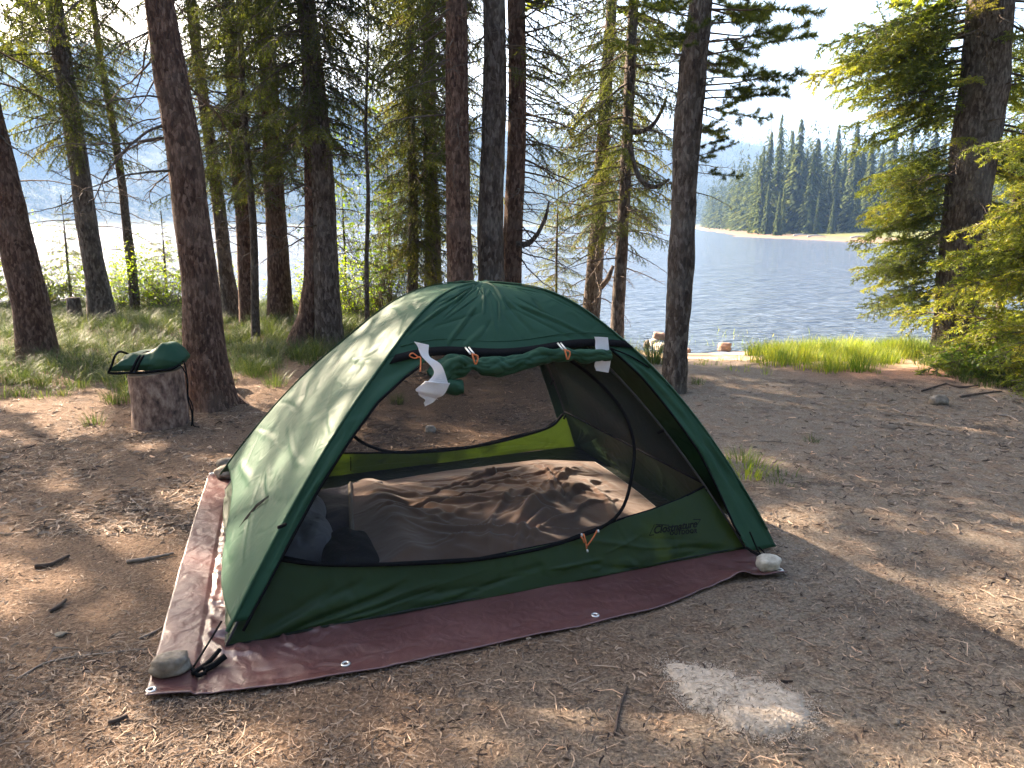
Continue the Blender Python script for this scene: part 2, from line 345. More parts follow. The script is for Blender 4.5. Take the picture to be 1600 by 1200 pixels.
def tube(pts, rad, n=8, cap=True, lump=0.0, lf=20.0, seed=0):
    pts = np.asarray(pts, float); m = len(pts); rad = np.broadcast_to(np.asarray(rad, float), (m,))
    T = np.gradient(pts, axis=0); T /= np.linalg.norm(T, axis=1)[:, None]+1e-9
    up = np.array((0, 0, 1.)) if abs(T[0][2]) < .9 else np.array((1., 0, 0))
    V = []; nrm = np.cross(T[0], up); nrm /= np.linalg.norm(nrm)
    for i in range(m):
        nrm = nrm-T[i]*(nrm@T[i]); nrm /= np.linalg.norm(nrm); b = np.cross(T[i], nrm)
        a = np.linspace(0, 2*math.pi, n, endpoint=False)
        V.append(pts[i]+rad[i]*(np.cos(a)[:, None]*nrm+np.sin(a)[:, None]*b))
    V = np.vstack(V)
    if lump:
        cen = np.repeat(pts, n, axis=0); d = V-cen
        V = cen+d*(1+lump*fbm(V[:, 0]*lf+seed, V[:, 1]*lf, V[:, 2]*lf, 3))[:, None]
    Fc = [tuple(f) for f in grid_faces(n, m, True)]
    if cap: Fc += [tuple(range(n))[::-1], tuple(range((m-1)*n, m*n))]
    return V, Fc
def join(parts):
    V = []; Fc = []; o = 0
    for v, f in parts:
        V.append(v); Fc += [[x+o for x in q] for q in (f.tolist() if isinstance(f, np.ndarray) else f)]; o += len(v)
    return np.vstack(V), Fc
def tube_obj(name, pts, rad, mat, parent=None, n=8, steps=None, **k):
    p = smooth_path(pts, steps) if steps else np.asarray(pts, float)
    r = np.interp(np.linspace(0, 1, len(p)), np.linspace(0, 1, len(rad)), rad) if hasattr(rad, '__len__') else rad
    v, f = tube(p, r, n, **k); return npmesh(name, v, f, mat, parent, True)
def ribbon(L, Rr, th=.0015):
    """closed thin strip between two polylines"""
    L = np.asarray(L, float); Rr = np.asarray(Rr, float); n = len(L)
    d = np.gradient(L, axis=0); w = Rr-L; nr = np.cross(d, w); nr /= np.linalg.norm(nr, axis=1)[:, None]+1e-9
    V = np.vstack([L+nr*th, Rr+nr*th, L-nr*th, Rr-nr*th]); Fc = []
    for i in range(n-1):
        Fc += [(i, i+1, n+i+1, n+i), (2*n+i, 3*n+i, 3*n+i+1, 2*n+i+1), (i, 2*n+i, 2*n+i+1, i+1), (n+i, n+i+1, 3*n+i+1, 3*n+i)]
    Fc += [(0, n, 3*n, 2*n), (n-1, 3*n-1, 4*n-1, 2*n-1)]
    return V, Fc
def sheet(P, th):
    """thick closed sheet from a (nv,nu,3) grid"""
    nv, nu = P.shape[:2]; du = np.gradient(P, axis=1); dv = np.gradient(P, axis=0); nr = np.cross(du, dv)
    nr /= np.linalg.norm(nr, axis=2)[:, :, None]+1e-12
    A = (P+nr*th/2).reshape(-1, 3); B = (P-nr*th/2).reshape(-1, 3); f = grid_faces(nu, nv); o = nu*nv
    Fc = [tuple(q) for q in f]+[tuple(q[::-1]+o) for q in f]
    rim = [i for i in range(nu)]+[j*nu+nu-1 for j in range(1, nv)]+[(nv-1)*nu+i for i in range(nu-2, -1, -1)]+[j*nu for j in range(nv-2, 0, -1)]
    for a, b in zip(rim, rim[1:]+rim[:1]): Fc.append((b, a, a+o, b+o))
    return np.vstack([A, B]), Fc
def stone_mesh(rx, ry, rz, seed, sub=3, ang=.33):
    import bmesh
    bm = bmesh.new(); bmesh.ops.create_icosphere(bm, subdivisions=sub, radius=1)
    V = np.array([v.co[:] for v in bm.verts]); Fc = [[v.index for v in f.verts] for f in bm.faces]; bm.free()
    n = fbm(V[:, 0]*1.1+seed, V[:, 1]*1.1, V[:, 2]*1.1, 3)
    V = V*(1+ang*n)[:, None]; V = np.sign(V)*np.abs(V)**.84
    V = V*(1+.04*vn(V[:, 0]*6+seed, V[:, 1]*6, V[:, 2]*6))[:, None]
    return V*np.array((rx, ry, rz)), Fc
def stone(name, x, y, z, dims, seed, mat, rz=0, **k):
    V, Fc = stone_mesh(*[d/2 for d in dims], seed)
    V[:, 2] -= V[:, 2].min()*.9
    o = npmesh(name, V, Fc, mat, None, True); o.location = (x, y, z); o.rotation_euler = (0, 0, rz); return tag(o, **k)

# ------------------------------------------------------------------ setting: ground, water
def axis(lo, hi, step, far_lo, far_hi, g):
    a = list(np.arange(lo, hi, step)); s = step
    while a[-1] < far_hi: s *= g; a.append(a[-1]+s)
    b = []; s = step; q = lo
    while q > far_lo: s *= g; q -= s; b.append(q)
    return np.array(b[::-1]+a)
gx = axis(-8.5, 8.5, .07, -1500, 1300, 1.055); gy = axis(.4, 14.5, .07, -40, 1900, 1.045)
GX, GY = np.meshgrid(gx, gy); GZ = height(GX, GY)
tag(npmesh('ground', np.stack([GX, GY, GZ], -1).reshape(-1, 3), grid_faces(len(gx), len(gy)), M['ground'], None, True), kind='structure')
wx = np.linspace(-1400, 1200, 14); wy = np.linspace(8, 1500, 10); WX, WY = np.meshgrid(wx, wy)
tag(npmesh('water', np.stack([WX, WY, 0*WX-.5], -1).reshape(-1, 3), grid_faces(14, 10), M['water'], None, True), kind='structure')
def gz(x, y): return float(height(np.array([x]), np.array([y]))[0])

# ------------------------------------------------------------------ the tent (local frame: a along its long side, b away from the camera)
C0 = np.array((-.3315, 3.877)); TU = np.array((.927, .371)); TW = np.array((-.371, .927)); TROT = math.atan2(.371, .927)
def tl(px, py, b):                                        # local point on the vertical plane b through a photo pixel
    d = ray(px, py); o = np.array((0, 0))-C0; ob = o@TW; t = (b-ob)/(d[:2]@TW)
    return np.array((o@TU+t*(d[:2]@TU), b, HC+t*d[2]))
def tz(px, py, z):                                        # local point at height z through a photo pixel
    g = gnd(px, py, z)-C0; return np.array((g@TU, g@TW, z))
FLY = dict(FL=(-1.24, -1.0, 1.73), FR=(1.38, -1.02, 2.15), BL=(-1.24, 1.0, 1.73), BR=(1.30, 1.0, 1.85)); FH = 1.28
INN = dict(FL=(-1.21, -.96, 1.73), FR=(1.22, -.98, 1.73), BL=(-1.18, .86, 1.73), BR=(1.2, .86, 1.73)); IH = 1.22
def pole(c, s, h):
    s = np.asarray(s, float); return np.stack([.18+(c[0]-.18)*s, c[1]*s, h*(1-np.abs(s)**(c[2]+.55*(1-ss(0, .5, s))))], -1)
def face(c1, c2, s, v, h, sag=0.0):
    s = np.asarray(s, float); v = np.asarray(v, float)
    P = pole(c1, s, h)*(1-v)[..., None]+pole(c2, s, h)*v[..., None]
    k = sag*4*v*(1-v)*s
    nx = np.array(((c1[0]+c2[0])/2-.18, (c1[1]+c2[1])/2)); nx /= np.linalg.norm(nx)
    P[..., 0] += nx[0]*k; P[..., 1] += nx[1]*k; return P
tent = empty('dome_tent', (C0[0], C0[1], .012), TROT, label='green two person dome tent with its front door rolled up, on a brown tarp', cat='tent')
def fold_field(T, Q, LT, LQ, segs, warp=None):
    """sum of tapering folds; segs: (t0,q0,t1,q1,width m,height m,kind) in panel fractions"""
    h = np.zeros_like(T); X = T*LT; Y = Q*LQ
    if warp is not None: X = X+warp[0]; Y = Y+warp[1]
    for (t0, q0, t1, q1, w, a, kd) in segs:
        ax_, ay_ = t0*LT, q0*LQ; dx, dy = t1*LT-ax_, q1*LQ-ay_; L = math.hypot(dx, dy)+1e-6; u = ((X-ax_)*dx+(Y-ay_)*dy)/L/L
        d = ((X-ax_)*dy-(Y-ay_)*dx)/L/w; env = np.clip(u, 0, 1)*np.clip(1-u, 0, 1)*4; env = np.sqrt(np.clip(env, 0, 1))
        h += a*env*(np.exp(-d*d) if kd == 0 else 1.6*d*np.exp(-d*d) if kd == 1 else np.exp(-np.abs(d)*1.6))
    return h
def crease(P, amp, seed, mode='fan', k=9.0):
    """tension folds: long thin creases down the panel ('fan'), across it ('level') or out of its lower corners ('corner')"""
    ns, nv = P.shape[:2]; du = np.gradient(P, axis=1); dv = np.gradient(P, axis=0); nr = np.cross(du, dv); nr /= np.linalg.norm(nr, axis=2)[:, :, None]+1e-9
    T, Q = np.meshgrid(np.linspace(0, 1, ns), np.linspace(0, 1, nv), indexing='ij'); x, y, z = P[..., 0], P[..., 1], P[..., 2]
    LT = float(np.linalg.norm(P[-1, nv//2]-P[0, nv//2])); LQ = float(np.linalg.norm(P[-1, -1]-P[-1, 0])); rg = np.random.default_rng(int(seed)+40); S = []
    for i in range(int(k)*3):
        if mode == 'fan':
            e = rg.random(); q0 = rg.random(); t1 = rg.uniform(.55, 1.02) if e < .7 else rg.uniform(.3, .6); q1 = rg.random()
            a = (t1, q1, t1-rg.uniform(.15, .45), q1+(.5-q1)*rg.uniform(.1, .7)+rg.normal()*.06)
        elif mode == 'level':
            t1 = rg.uniform(.1, .98); q1 = rg.uniform(-.05, .8); a = (t1, q1, t1+rg.normal()*.10+.03, q1+rg.uniform(.15, .5))
        else:
            c = 0 if rg.random() < .55 else 1; l = rg.uniform(.10, .42); th = rg.uniform(.05, 1.0)**1.5; t1 = 1-th*.95; r0 = rg.uniform(.0, .25)
            q0, q1 = .01+l*r0, l; a = (1-(1-t1)*r0-.02, q0 if c == 0 else 1-q0, t1, q1 if c == 0 else 1-q1)
            if i % 4 == 3: q1 = rg.uniform(.25, .75); a = (rg.uniform(.5, 1), q1, rg.uniform(.2, .9), q1+rg.normal()*.12)
        S.append((*a, rg.uniform(.006, .020), amp*rg.uniform(.4, 1.2)*rg.choice((-1, 1)), int(rg.integers(3))))
    w = (.03*vn(x*3+seed, y*3, z*3), .03*vn(x*3+seed+9, y*3, z*3))
    h = fold_field(T, Q, LT, LQ, S, w)+1.1*amp*fbm(x*1.8+seed, y*1.8, z*1.8, 2)+.12*amp*vn(x*14+seed, y*14, z*14)*ss(-.2, .5, vn(x*3, y*3+seed, z*3))
    e = np.minimum(np.minimum(Q, 1-Q)*14, 1)*(ss(-.02, .12, T) if mode != 'corner' else 1)
    return P+nr*(h*e)[..., None]
def face_grid(c1, c2, s0, s1, v0, v1, ns, nv, h, sag=0.0):
    """s0,s1 functions or numbers of v in 0..1 ; v0,v1 functions of s-fraction"""
    T, Q = np.meshgrid(np.linspace(0, 1, ns), np.linspace(0, 1, nv), indexing='ij')
    a = s0(Q) if callable(s0) else s0; b = s1(Q) if callable(s1) else s1
    S = a+(b-a)*T
    l = v0(S) if callable(v0) else v0; r = v1(S) if callable(v1) else v1
    V = l+(r-l)*Q
    return face(c1, c2, S, V, h, sag)
def fly_patch(P, name, amp=.014, seed=0, th=.004, parent=None, mode='fan', k=9.0):
    V, Fc = sheet(crease(P, amp, seed, mode, k), th); return npmesh(name, V, Fc, M['fly'], parent or tent, True)
f = FLY
sed = lambda v: .435+.065*v*v-.012*np.sin(v*9)
# front: brow above the door and the two side strips
P = face_grid(f['FL'], f['FR'], .0, sed, 0, 1, 110, 200, FH, -.02)
brow = fly_patch(P, 'front_panel', .0085, 3, k=13)
wl_ = lambda s: np.interp(s, [.43, .5, .56, .65, .75, .9, 1.0], [.22, .125, .075, .052, .038, .028, .02])
wr_ = lambda s: np.interp(s, [.43, .5, .6, .8, .95, 1.02], [.84, .915, .935, .945, .93, .94])
fly_patch(face_grid(f['FL'], f['FR'], lambda v: sed(v*.24), .955, 0, wl_, 70, 12, FH), 'door_edge', .006, 5)
fly_patch(face_grid(f['FL'], f['FR'], lambda v: sed(.8+.2*v), 1.0, wr_, 1, 70, 14, FH), 'door_edge', .008, 8)
# back: same layout
fly_patch(face_grid(f['BL'], f['BR'], 0, .42, 0, 1, 34, 60, FH), 'back_panel', .014, 13)
fly_patch(face_grid(f['BL'], f['BR'], .42, .96, 0, lambda s: np.interp(s, [.42, .6, 1], [.2, .09, .04]), 40, 8, FH), 'door_edge', .006, 15)
fly_patch(face_grid(f['BL'], f['BR'], .42, .97, lambda s: np.interp(s, [.42, .6, 1], [.86, .93, .95]), 1, 40, 8, FH), 'door_edge', .006, 17)
# sides
P = face_grid(f['FL'], f['BL'], 0, lambda v: .955-.03*v+.018*np.sin(v*7), 0, 1, 180, 120, FH, .02)
left_side = fly_patch(P, 'side_panel', .0085, 21, mode='level', k=10)
P = face_grid(f['FR'], f['BR'], 0, .99, 0, 1, 90, 60, FH, .05)
fly_patch(P, 'side_panel', .012, 27, mode='level')
# seams along the ridges
for k in ('FL', 'FR', 'BL'):
    s = np.linspace(.02, .97, 60); pts = pole(f[k], s, FH)+np.array((0, 0, .006))
    w = .010; d = np.array((-f[k][1], f[k][0]-.18)); d = d/np.linalg.norm(d)
    L = pts-np.array((*d, 0))*w; Rr = pts+np.array((*d, 0))*w
    V, Fc = ribbon(L, Rr, .002); npmesh('seam', V, Fc, M['fly'], tent, True)
# storm flap fold near the peak and the small hood at the left shoulder
def flap(p3, th=.006, name='fold'):
    V = np.array(p3, float); V = np.vstack([V, V-np.array((0, 0, th))]); npmesh(name, V, [(0, 1, 2), (5, 4, 3), (0, 3, 4, 1), (1, 4, 5, 2), (2, 5, 3, 0)], M['fly'], tent)
def on_front(px, py, off=.012):                           # point where the pixel's ray meets the brow, by search
    best = None
    for s in np.linspace(.02, 1.0, 50):
        for v in np.linspace(0, 1, 41):
            q = face(f['FL'], f['FR'], np.array(s), np.array(v), FH, -.02)
            w = C0+q[0]*TU+q[1]*TW; z = q[2]-HC; d = w[1]*math.cos(TH)-z*math.sin(TH); e = w[1]*math.sin(TH)+z*math.cos(TH)
            err = (800+FPX*w[0]/d-px)**2+(600-FPX*e/d-py)**2
            if best is None or err < best[0]: best = (err, q)
    return best[1]+np.array((0, -off, off*.6))
# black zip band along the top of the door
s = np.linspace(.03, 1.0, 60); e0 = face(f['FL'], f['FR'], sed(s)-.004, s, FH, -.02)+np.array((0, -.010, .004)); e1 = face(f['FL'], f['FR'], sed(s)+.022, s, FH, -.02)+np.array((0, -.012, .004))
V, Fc = ribbon(e0, e1, .002); npmesh('zip_band', V, Fc, M['black'], tent, True)
for k, (c1, c2, w_) in enumerate([('FL', 'FR', wl_), ('FL', 'FR', wr_)]):
    s = np.linspace(.47, .97, 50); q = face(f[c1], f[c2], s, w_(s), FH)+np.array((0, -.006, 0))
    v, fc = tube(q, .006, 6); npmesh('zip', v, fc, M['black'], tent, True)
# rolled door under the band
s = np.linspace(.20, .93, 60); q = face(f['FL'], f['FR'], sed(s)+.030+.006*np.sin(s*17), s, FH, -.02)+np.array((0, -.030, -.004))
q[:, 2] += np.interp(s, [.2, .27, .34, .5, .63, .75, .93], [-.10, -.05, -.022, -.014, -.004, -.010, -.026])
r = np.interp(s, [.2, .25, .33, .36, .45, .58, .66, .70, .78, .93], [.050, .060, .048, .032, .042, .038, .042, .028, .036, .028])
q = smooth_path(q[::3], 150); r = np.interp(np.linspace(0, 1, 150), np.linspace(0, 1, len(r)), r)
v, fc = tube(q, r, 48, lump=.16, lf=13, seed=4)
an_ = np.tile(np.linspace(0, 2*math.pi, 48, endpoint=False), 150); st_ = np.repeat(np.linspace(0, 1, 150), 48); cc = np.repeat(q, 48, axis=0)
fold = np.abs(np.sin(an_*2.0+st_*7+1.3*vn(st_*9, 0*st_)))**.5*.30+np.abs(np.sin(an_*3.5-st_*16+2*vn(st_*14, an_)))**.5*.22
pin = 1-.32*np.exp(-((st_-.24)/.025)**2)-.35*np.exp(-((st_-.80)/.025)**2)
v = cc+(v-cc)*((.62+fold)*pin)[:, None]
door = npmesh('rolled_door', v, fc, M['fly'], tent, True)
s = np.linspace(.2, .34, 14); q = face(f['FL'], f['FR'], sed(s)+.10, s, FH, -.02)+np.array((0, .0, -.03))
v, fc = tube(q, np.linspace(.015, .040, 14), 14, lump=.4, lf=18, seed=9); npmesh('door_fold', v, fc, M['fly'], door, True)
for px, py in ((738, 555), (882, 548)):                   # toggle loops holding the roll
    a = tl(px-8, py-8, -.55); b_ = tl(px, py+2, -.60)
    for k in (-1, 1): tube_obj('toggle', [a+np.array((k*.008, 0, 0)), b_+np.array((k*.008, 0, 0))], .0045, M['silver'], door, 6, 4)
    c = tl(px+4, py+6, -.60); tube_obj('loop', [b_, c+np.array((.012, -.01, 0)), c+np.array((.0, -.01, -.035)), c+np.array((-.012, -.01, 0)), b_], .004, M['orange'], door, 6, 14)
# two pale tie tabs
def tab(ptsL, ptsR, b, name='tie_tab'):
    L = smooth_path([tl(x, y, bb) for (x, y), bb in zip(ptsL, b)], 26); Rr = smooth_path([tl(x, y, bb) for (x, y), bb in zip(ptsR, b)], 26)
    L[:, 1] += .006*np.sin(np.linspace(0, 9, 26)); L[:, 0] += .004*np.sin(np.linspace(0, 14, 26)); V, Fc = ribbon(L, Rr, .0016); return npmesh(name, V, Fc, M['white_tab'], tent, False)
t1 = tab([(647, 538), (660, 560), (678, 588), (664, 606)], [(670, 543), (671, 561), (690, 575), (701, 606)], [-.55, -.57, -.60, -.62])
tab([(664, 600), (651, 613), (654, 618), (670, 626)], [(703, 603), (694, 620), (682, 626), (684, 628)], [-.625, -.62, -.60, -.60])
tab([(652, 612), (656, 621), (664, 631), (663, 638)], [(690, 610), (684, 624), (677, 632), (664, 639)], [-.59, -.595, -.60, -.60])
tab([(929, 530), (932, 548), (931, 568), (931, 583)], [(950, 531), (952, 550), (954, 568), (951, 586)], [-.52, -.535, -.545, -.55])
# inner tent
g = INN
fw = lambda v: np.interp(v, [0, .1, .23, .42, .6, .74, .83, .92, 1], [.855, .885, .905, .925, .92, .895, .885, .87, .85])
bw = lambda v: np.interp(v, [0, .24, .43, .67, .91, 1], [.895, .91, .935, .945, .905, .85])
sw = lambda v: .84+0*v
def inner(c1, c2, w, seed, sag=0.0, nm='lower_wall', top=.0):
    P = face_grid(g[c1], g[c2], w, 1.0, 0, 1, 50, 220, IH, sag); V, Fc = sheet(crease(P, .009, seed, 'corner', 14), .003)
    a = npmesh(nm, V, Fc, M['wall'], tent, True)
    P = face_grid(g[c1], g[c2], top, w, 0, 1, 30, 40, IH, sag); npmesh('mesh_panel', P.reshape(-1, 3), grid_faces(40, 30), M['mesh'], tent, True)
    v = np.linspace(0, 1, 60); q = face(g[c1], g[c2], w(v), v, IH, sag); vv, fc = tube(q, .006, 6); npmesh('wall_binding', vv, fc, M['black'], tent, True)
    return a
fwall = inner('FL', 'FR', fw, 31, .0)
bwall = inner('BL', 'BR', bw, 33)
inner('FL', 'BL', sw, 35); inner('FR', 'BR', sw, 37)
def zipline(c1, c2, pts, rad=.008, off=(0, -.008, 0), name='door_zip'):
    p = smooth_path([(a, b, 0) for a, b in pts], 70); q = face(g[c1], g[c2], p[:, 0], p[:, 1], IH)+np.array(off)
    v, fc = tube(q, rad, 8); return npmesh(name, v, fc, M['black'], tent, True)
zipline('FL', 'FR', [(.86, .0), (.885, .1), (.905, .23), (.925, .42), (.92, .6), (.885, .74), (.79, .83), (.71, .885), (.62, .915), (.52, .90), (.44, .84), (.38, .7)])
zipline('BL', 'BR', [(.66, .20), (.76, .225), (.84, .27), (.90, .35), (.935, .45), (.945, .67), (.905, .91), (.85, .99)], .011, (0, -.012, 0))
# floor
a = [(*g[k][:2], .004) for k in ('FL', 'FR', 'BR', 'BL')]; V = np.array(a+[(x, y, .010) for x, y, _ in a])
npmesh('floor', V, [(3, 2, 1, 0), (4, 5, 6, 7), (0, 1, 5, 4), (1, 2, 6, 5), (2, 3, 7, 6), (3, 0, 4, 7)], M['floor'], tent)
# poles
for c1, c2 in (('FL', 'BR'), ('FR', 'BL')):
    s = np.linspace(1, 0, 40); A = pole(g[c1], s, IH+.018); B = pole(g[c2], s[::-1], IH+.018)
    v, fc = tube(np.vstack([A, B[1:]]), .0055, 8); npmesh('tent_pole', v, fc, M['pole'], tent, True)
    for k, c in ((0, c1), (1, c2)):                       # clips from the inner tent to the pole
        for ss_ in (.3, .5, .7, .86):
            p0 = pole(g[c], ss_, IH+.02); tube_obj('pole_clip', [p0, p0-np.array((g[c][0]*.02, g[c][1]*.02, .02))], .008, M['black'], tent, 6, 3)
# zipper pulls, straps and guy points
for (a, b_) in (((912, 838), (917, 862)), ((917, 858), (934, 832)), ((908, 842), (913, 852))):
    tube_obj('zipper_pull', [tl(*a, -.935), tl((a[0]+b_[0])/2+1, (a[1]+b_[1])/2, -.945), tl(*b_, -.945)], .0035, M['orange'], tent, 6, 8)
for a in ((909, 838), (935, 832), (918, 863)):
    q = tl(*a, -.95); tube_obj('cord_end', [q, q+np.array((.002, 0, -.012))], .0045, M['white_plastic'], tent, 6, 3)
tube_obj('cord_loop', [tl(655, 563, -.56), tl(645, 556, -.56), tl(640, 560, -.56), tl(648, 564, -.56), tl(657, 563, -.56), tl(657, 585, -.57)], .003, M['orange'], tent, 6, 24)
def strap(pts, w=.006, name='strap', mat='black'): return tube_obj(name, pts, w, M[mat], tent, 6, 16)
strap([tz(343, 1020, .03), tz(325, 1040, .02), tz(300, 1058, .02)], .009)
strap([tz(346, 975, .09), tz(325, 1010, .03), tz(300, 1050, .02)], .004)
strap([tz(352, 1030, .03), tz(335, 1043, .015), tz(318, 1052, .015)], .012)
strap([tz(300, 1050, .02), tz(308, 1060, .012), tz(322, 1056, .014)], .008)
strap([tz(372, 770, .08), tz(358, 780, .03), tz(366, 765, .02)], .005); strap([tz(386, 745, .10), tz(374, 768, .04), tz(364, 782, .02)], .004)
def on_face(c1, c2, px, py):
    S_, V_ = np.meshgrid(np.linspace(.02, 1, 160), np.linspace(0, 1, 120)); q = face(f[c1], f[c2], S_, V_, FH)
    wx_ = C0[0]+q[..., 0]*TU[0]+q[..., 1]*TW[0]; wy_ = C0[1]+q[..., 0]*TU[1]+q[..., 1]*TW[1]; z = q[..., 2]-HC
    d = wy_*math.cos(TH)-z*math.sin(TH); e = wy_*math.sin(TH)+z*math.cos(TH); i = np.argmin((800+FPX*wx_/d-px)**2+(600-FPX*e/d-py)**2)
    return q.reshape(-1, 3)[i]
sl = [on_face('FL', 'BL', *p) for p in ((424, 783), (405, 800), (388, 820), (373, 839))]; up_ = np.array((-.012, 0, .010)); wv = np.array((.004, .006, .012))
V, Fc = ribbon([a+up_ for a in sl], [a+up_+wv*w_ for a, w_ in zip(sl, (.6, 1.3, 1.2, .5))], .001); npmesh('vent_slit', V, Fc, M['black'], tent)
s = np.linspace(.03, .99, 80); q = face(f['FL'], f['FR'], sed(s)-.028, s, FH, -.02)+np.array((0, -.006, .004)); v, fc = tube(q, .0022, 6); npmesh('hem_stitch', v, fc, M['fly'], tent, True)
strap([tz(1168, 860, .03), tz(1180, 868, .03), tz(1195, 874, .03)], .007); strap([tz(1172, 835, .14), tz(1182, 858, .06), tz(1190, 872, .03)], .004)
strap([tz(1186, 858, .05), tz(1195, 868, .03), tz(1200, 880, .02)], .0035)
strap([tl(446, 824, -.88), tl(440, 827, -.91), tl(434, 829, -.92)], .007, 'buckle')
strap([tl(1015, 578, -.60), tl(985, 560, -.56), tl(955, 548, -.55)], .004)
# printed mark on the front wall (a bracket, block letters, a small second line)
def mark(pts, w, face_b, name='printed_mark'):
    pts = [tl(x, y, face_b) for x, y in pts]; P = np.array(pts); off = np.array((0, 0, w)); V, Fc = ribbon(P, P+off, .0008); return (V, Fc)
def text_part(body, px0, py0, px1, py1, b, size, mat, parent, name='lettering', ext=.0008, shear=.25, space=1.0):
    cu = bpy.data.curves.new('t', 'FONT'); cu.body = body; cu.size = size; cu.extrude = ext; cu.shear = shear; cu.space_character = space; cu.offset = .0012
    to = bpy.data.objects.new('t', cu); dg = bpy.context.evaluated_depsgraph_get(); C.objects.link(to); dg.update()
    me = bpy.data.meshes.new_from_object(to.evaluated_get(dg)); bpy.data.objects.remove(to)
    me.materials.clear(); me.materials.append(mat); me.name = name
    o = bpy.data.objects.new(name, me); C.objects.link(o); o.parent = parent
    A = Vector(tl(px0, py0, b)); B = Vector(tl(px1, py1, b)); x = (B-A); L = x.length; x.normalize()
    up = Vector((0, .16, 1)).normalized(); up = (up-x*up.dot(x)).normalized(); nn = x.cross(up)
    mx = max(v.co.x for v in me.vertices); k = L/mx
    o.matrix_local = Matrix((( x.x*k, up.x*k, nn.x, A.x), (x.y*k, up.y*k, nn.y, A.y), (x.z*k, up.z*k, nn.z, A.z), (0, 0, 0, 1)))
    return o
M['ink'] = noise_mat('ink', [(.3, (.004, .006, .004)), (.7, (.008, .010, .008))], 40, rough=.7)
LB = -.962
text_part('Clostnature', 1021, 838, 1090, 827, LB, .05, M['ink'], fwall)
text_part('OUTDOOR', 1047, 840, 1090, 836, LB+.002, .03, M['ink'], fwall, shear=0, space=1.2)
for q in ([(1023, 824), (1015, 841), (1022, 840)], [(1025, 824), (1046, 825)], [(1084, 816), (1095, 816), (1090, 824)]): npmesh('printed_bar', *mark(q, .004, LB), M['ink'], fwall)
text_part('Clostnature', 528, 733, 498, 735, .84, .05, M['ink'], bwall)
strap([tl(548, 712, .80), tl(548, 725, .80), tl(548, 738, .80)], .003)

# ------------------------------------------------------------------ bedding inside
def T2W(a, b, z=0.0): p = C0+a*TU+b*TW; return (p[0], p[1], z)
def bed_obj(name, P, th, mat, **k):
    V, Fc = sheet(P, th); o = npmesh(name, V, Fc, mat, None, True); o.location = (C0[0], C0[1], .012); o.rotation_euler = (0, 0, TROT); return tag(o, **k)
nu, nv = 260, 200
U_, V_ = np.meshgrid(np.linspace(0, 1, nu), np.linspace(0, 1, nv))
lft = -.70+.20*V_; rgt = 1.12-.12*(1-V_)**2; A = lft+(rgt-lft)*U_
fr = -.86+.10*ss(.6, 1, U_); bk = np.interp(U_, [0, .1, .4, .8, 1], [.42, .56, .61, .60, .42]); B = fr+(bk-fr)*V_
edge = np.minimum(np.minimum(U_*6, (1-U_)*4), np.minimum(V_*6, (1-V_)*5)); edge = np.clip(edge, 0, 1)
w = fbm(A*1.8, B*1.8, 1.0, 3)
def rdg(x, y, z, p): return (1-np.abs(vn(x, y, z)))**p
rb_ = np.random.default_rng(11); S = []
for i in range(74):
    u0, v0 = rb_.uniform(-.05, 1.05), rb_.uniform(-.05, 1.0); an_ = rb_.normal(.75, .45) if u0 > .35 else rb_.normal(-.35, .45); l_ = rb_.uniform(.35, .95)
    S.append((v0, u0, v0+math.sin(an_)*l_*1.1, u0+math.cos(an_)*l_, rb_.uniform(.010, .030), rb_.uniform(.008, .028), int(rb_.choice((0, 1, 2)))))
rid = fold_field(V_, U_, 1.4, 1.7, S, (.07*vn(A*2.2, B*2.2, 3)+.02*vn(A*6, B*6, 1), .07*vn(A*2.2, B*2.2, 7)+.02*vn(A*6, B*6, 5)))
rid = rid+.006*vn(A*13, B*13, 2)
H_ = (.035+.045*np.exp(-((A-.0)**2/.5+(B+.1)**2/.3))+.022*fbm(A*1.6+9, B*1.6, 4.0, 2)+rid*(.55+.55*ss(-.5, .4, A))+.05*np.exp(-((A-.35)**2+(B+.35)**2)/.05))*(1-.35*ss(.1, .7, B))
Z = .03+.055*ss(-.25, -.42, A)+np.maximum(H_, .02)*ss(0, 1, edge)
blanket = bed_obj('blanket', np.stack([A, B, Z], -1), .012, M['blanket'], label='rumpled brown fleece blanket spread inside the green tent', cat='blanket')
L = np.stack([A[:, 0]-.004, B[:, 0], Z[:, 0]+.005], -1); Rr = np.stack([A[:, 4]-.012, B[:, 4], Z[:, 4]+.018], -1)
V, Fc = ribbon(L, Rr, .006); npmesh('hem', V, Fc, M['hem'], blanket, True)
A, B = np.meshgrid(np.linspace(-1.12, -.30, 60), np.linspace(-.82, .58, 60))
ed = np.clip(np.minimum(np.minimum((A+1.12)*9, (.0-A)*9), np.minimum((B+.82)*9, (.58-B)*9)), 0, 1)
Z = .02+ed*(.045+.02*fbm(A*5, B*5, 0, 3))
bed_obj('sleeping_bag', np.stack([A, B, Z], -1), .01, M['navy'], label='dark navy sleeping bag beside the brown blanket in the tent', cat='sleeping bag')
A, B = np.meshgrid(np.linspace(-1, 1, 110), np.linspace(-1, 1, 130))
rr = np.clip(1-np.abs(A)**3.5, 0, 1)**.5*np.clip(1-np.abs(B)**3.5, 0, 1)**.5
Pl = np.stack([-.87+.17*A+.02*vn(B*2, B*2), -.10+.40*B, .07+.12*rr*(1+.25*fbm(A*2, B*3, 8, 3))], -1)
bed_obj('pillow', Pl, .01, M['pillow'], label='grey pillow at the left end inside the tent', cat='pillow')
Pl = np.stack([-.66+.12*A, -.50+.22*B, .07+.085*rr*(1+.2*fbm(A*1.6, B*1.6, 18, 2))], -1)
bed_obj('clothing_bundle', Pl, .01, M['black_cloth'], label='black folded clothing bundle on the navy sleeping bag', cat='clothes')

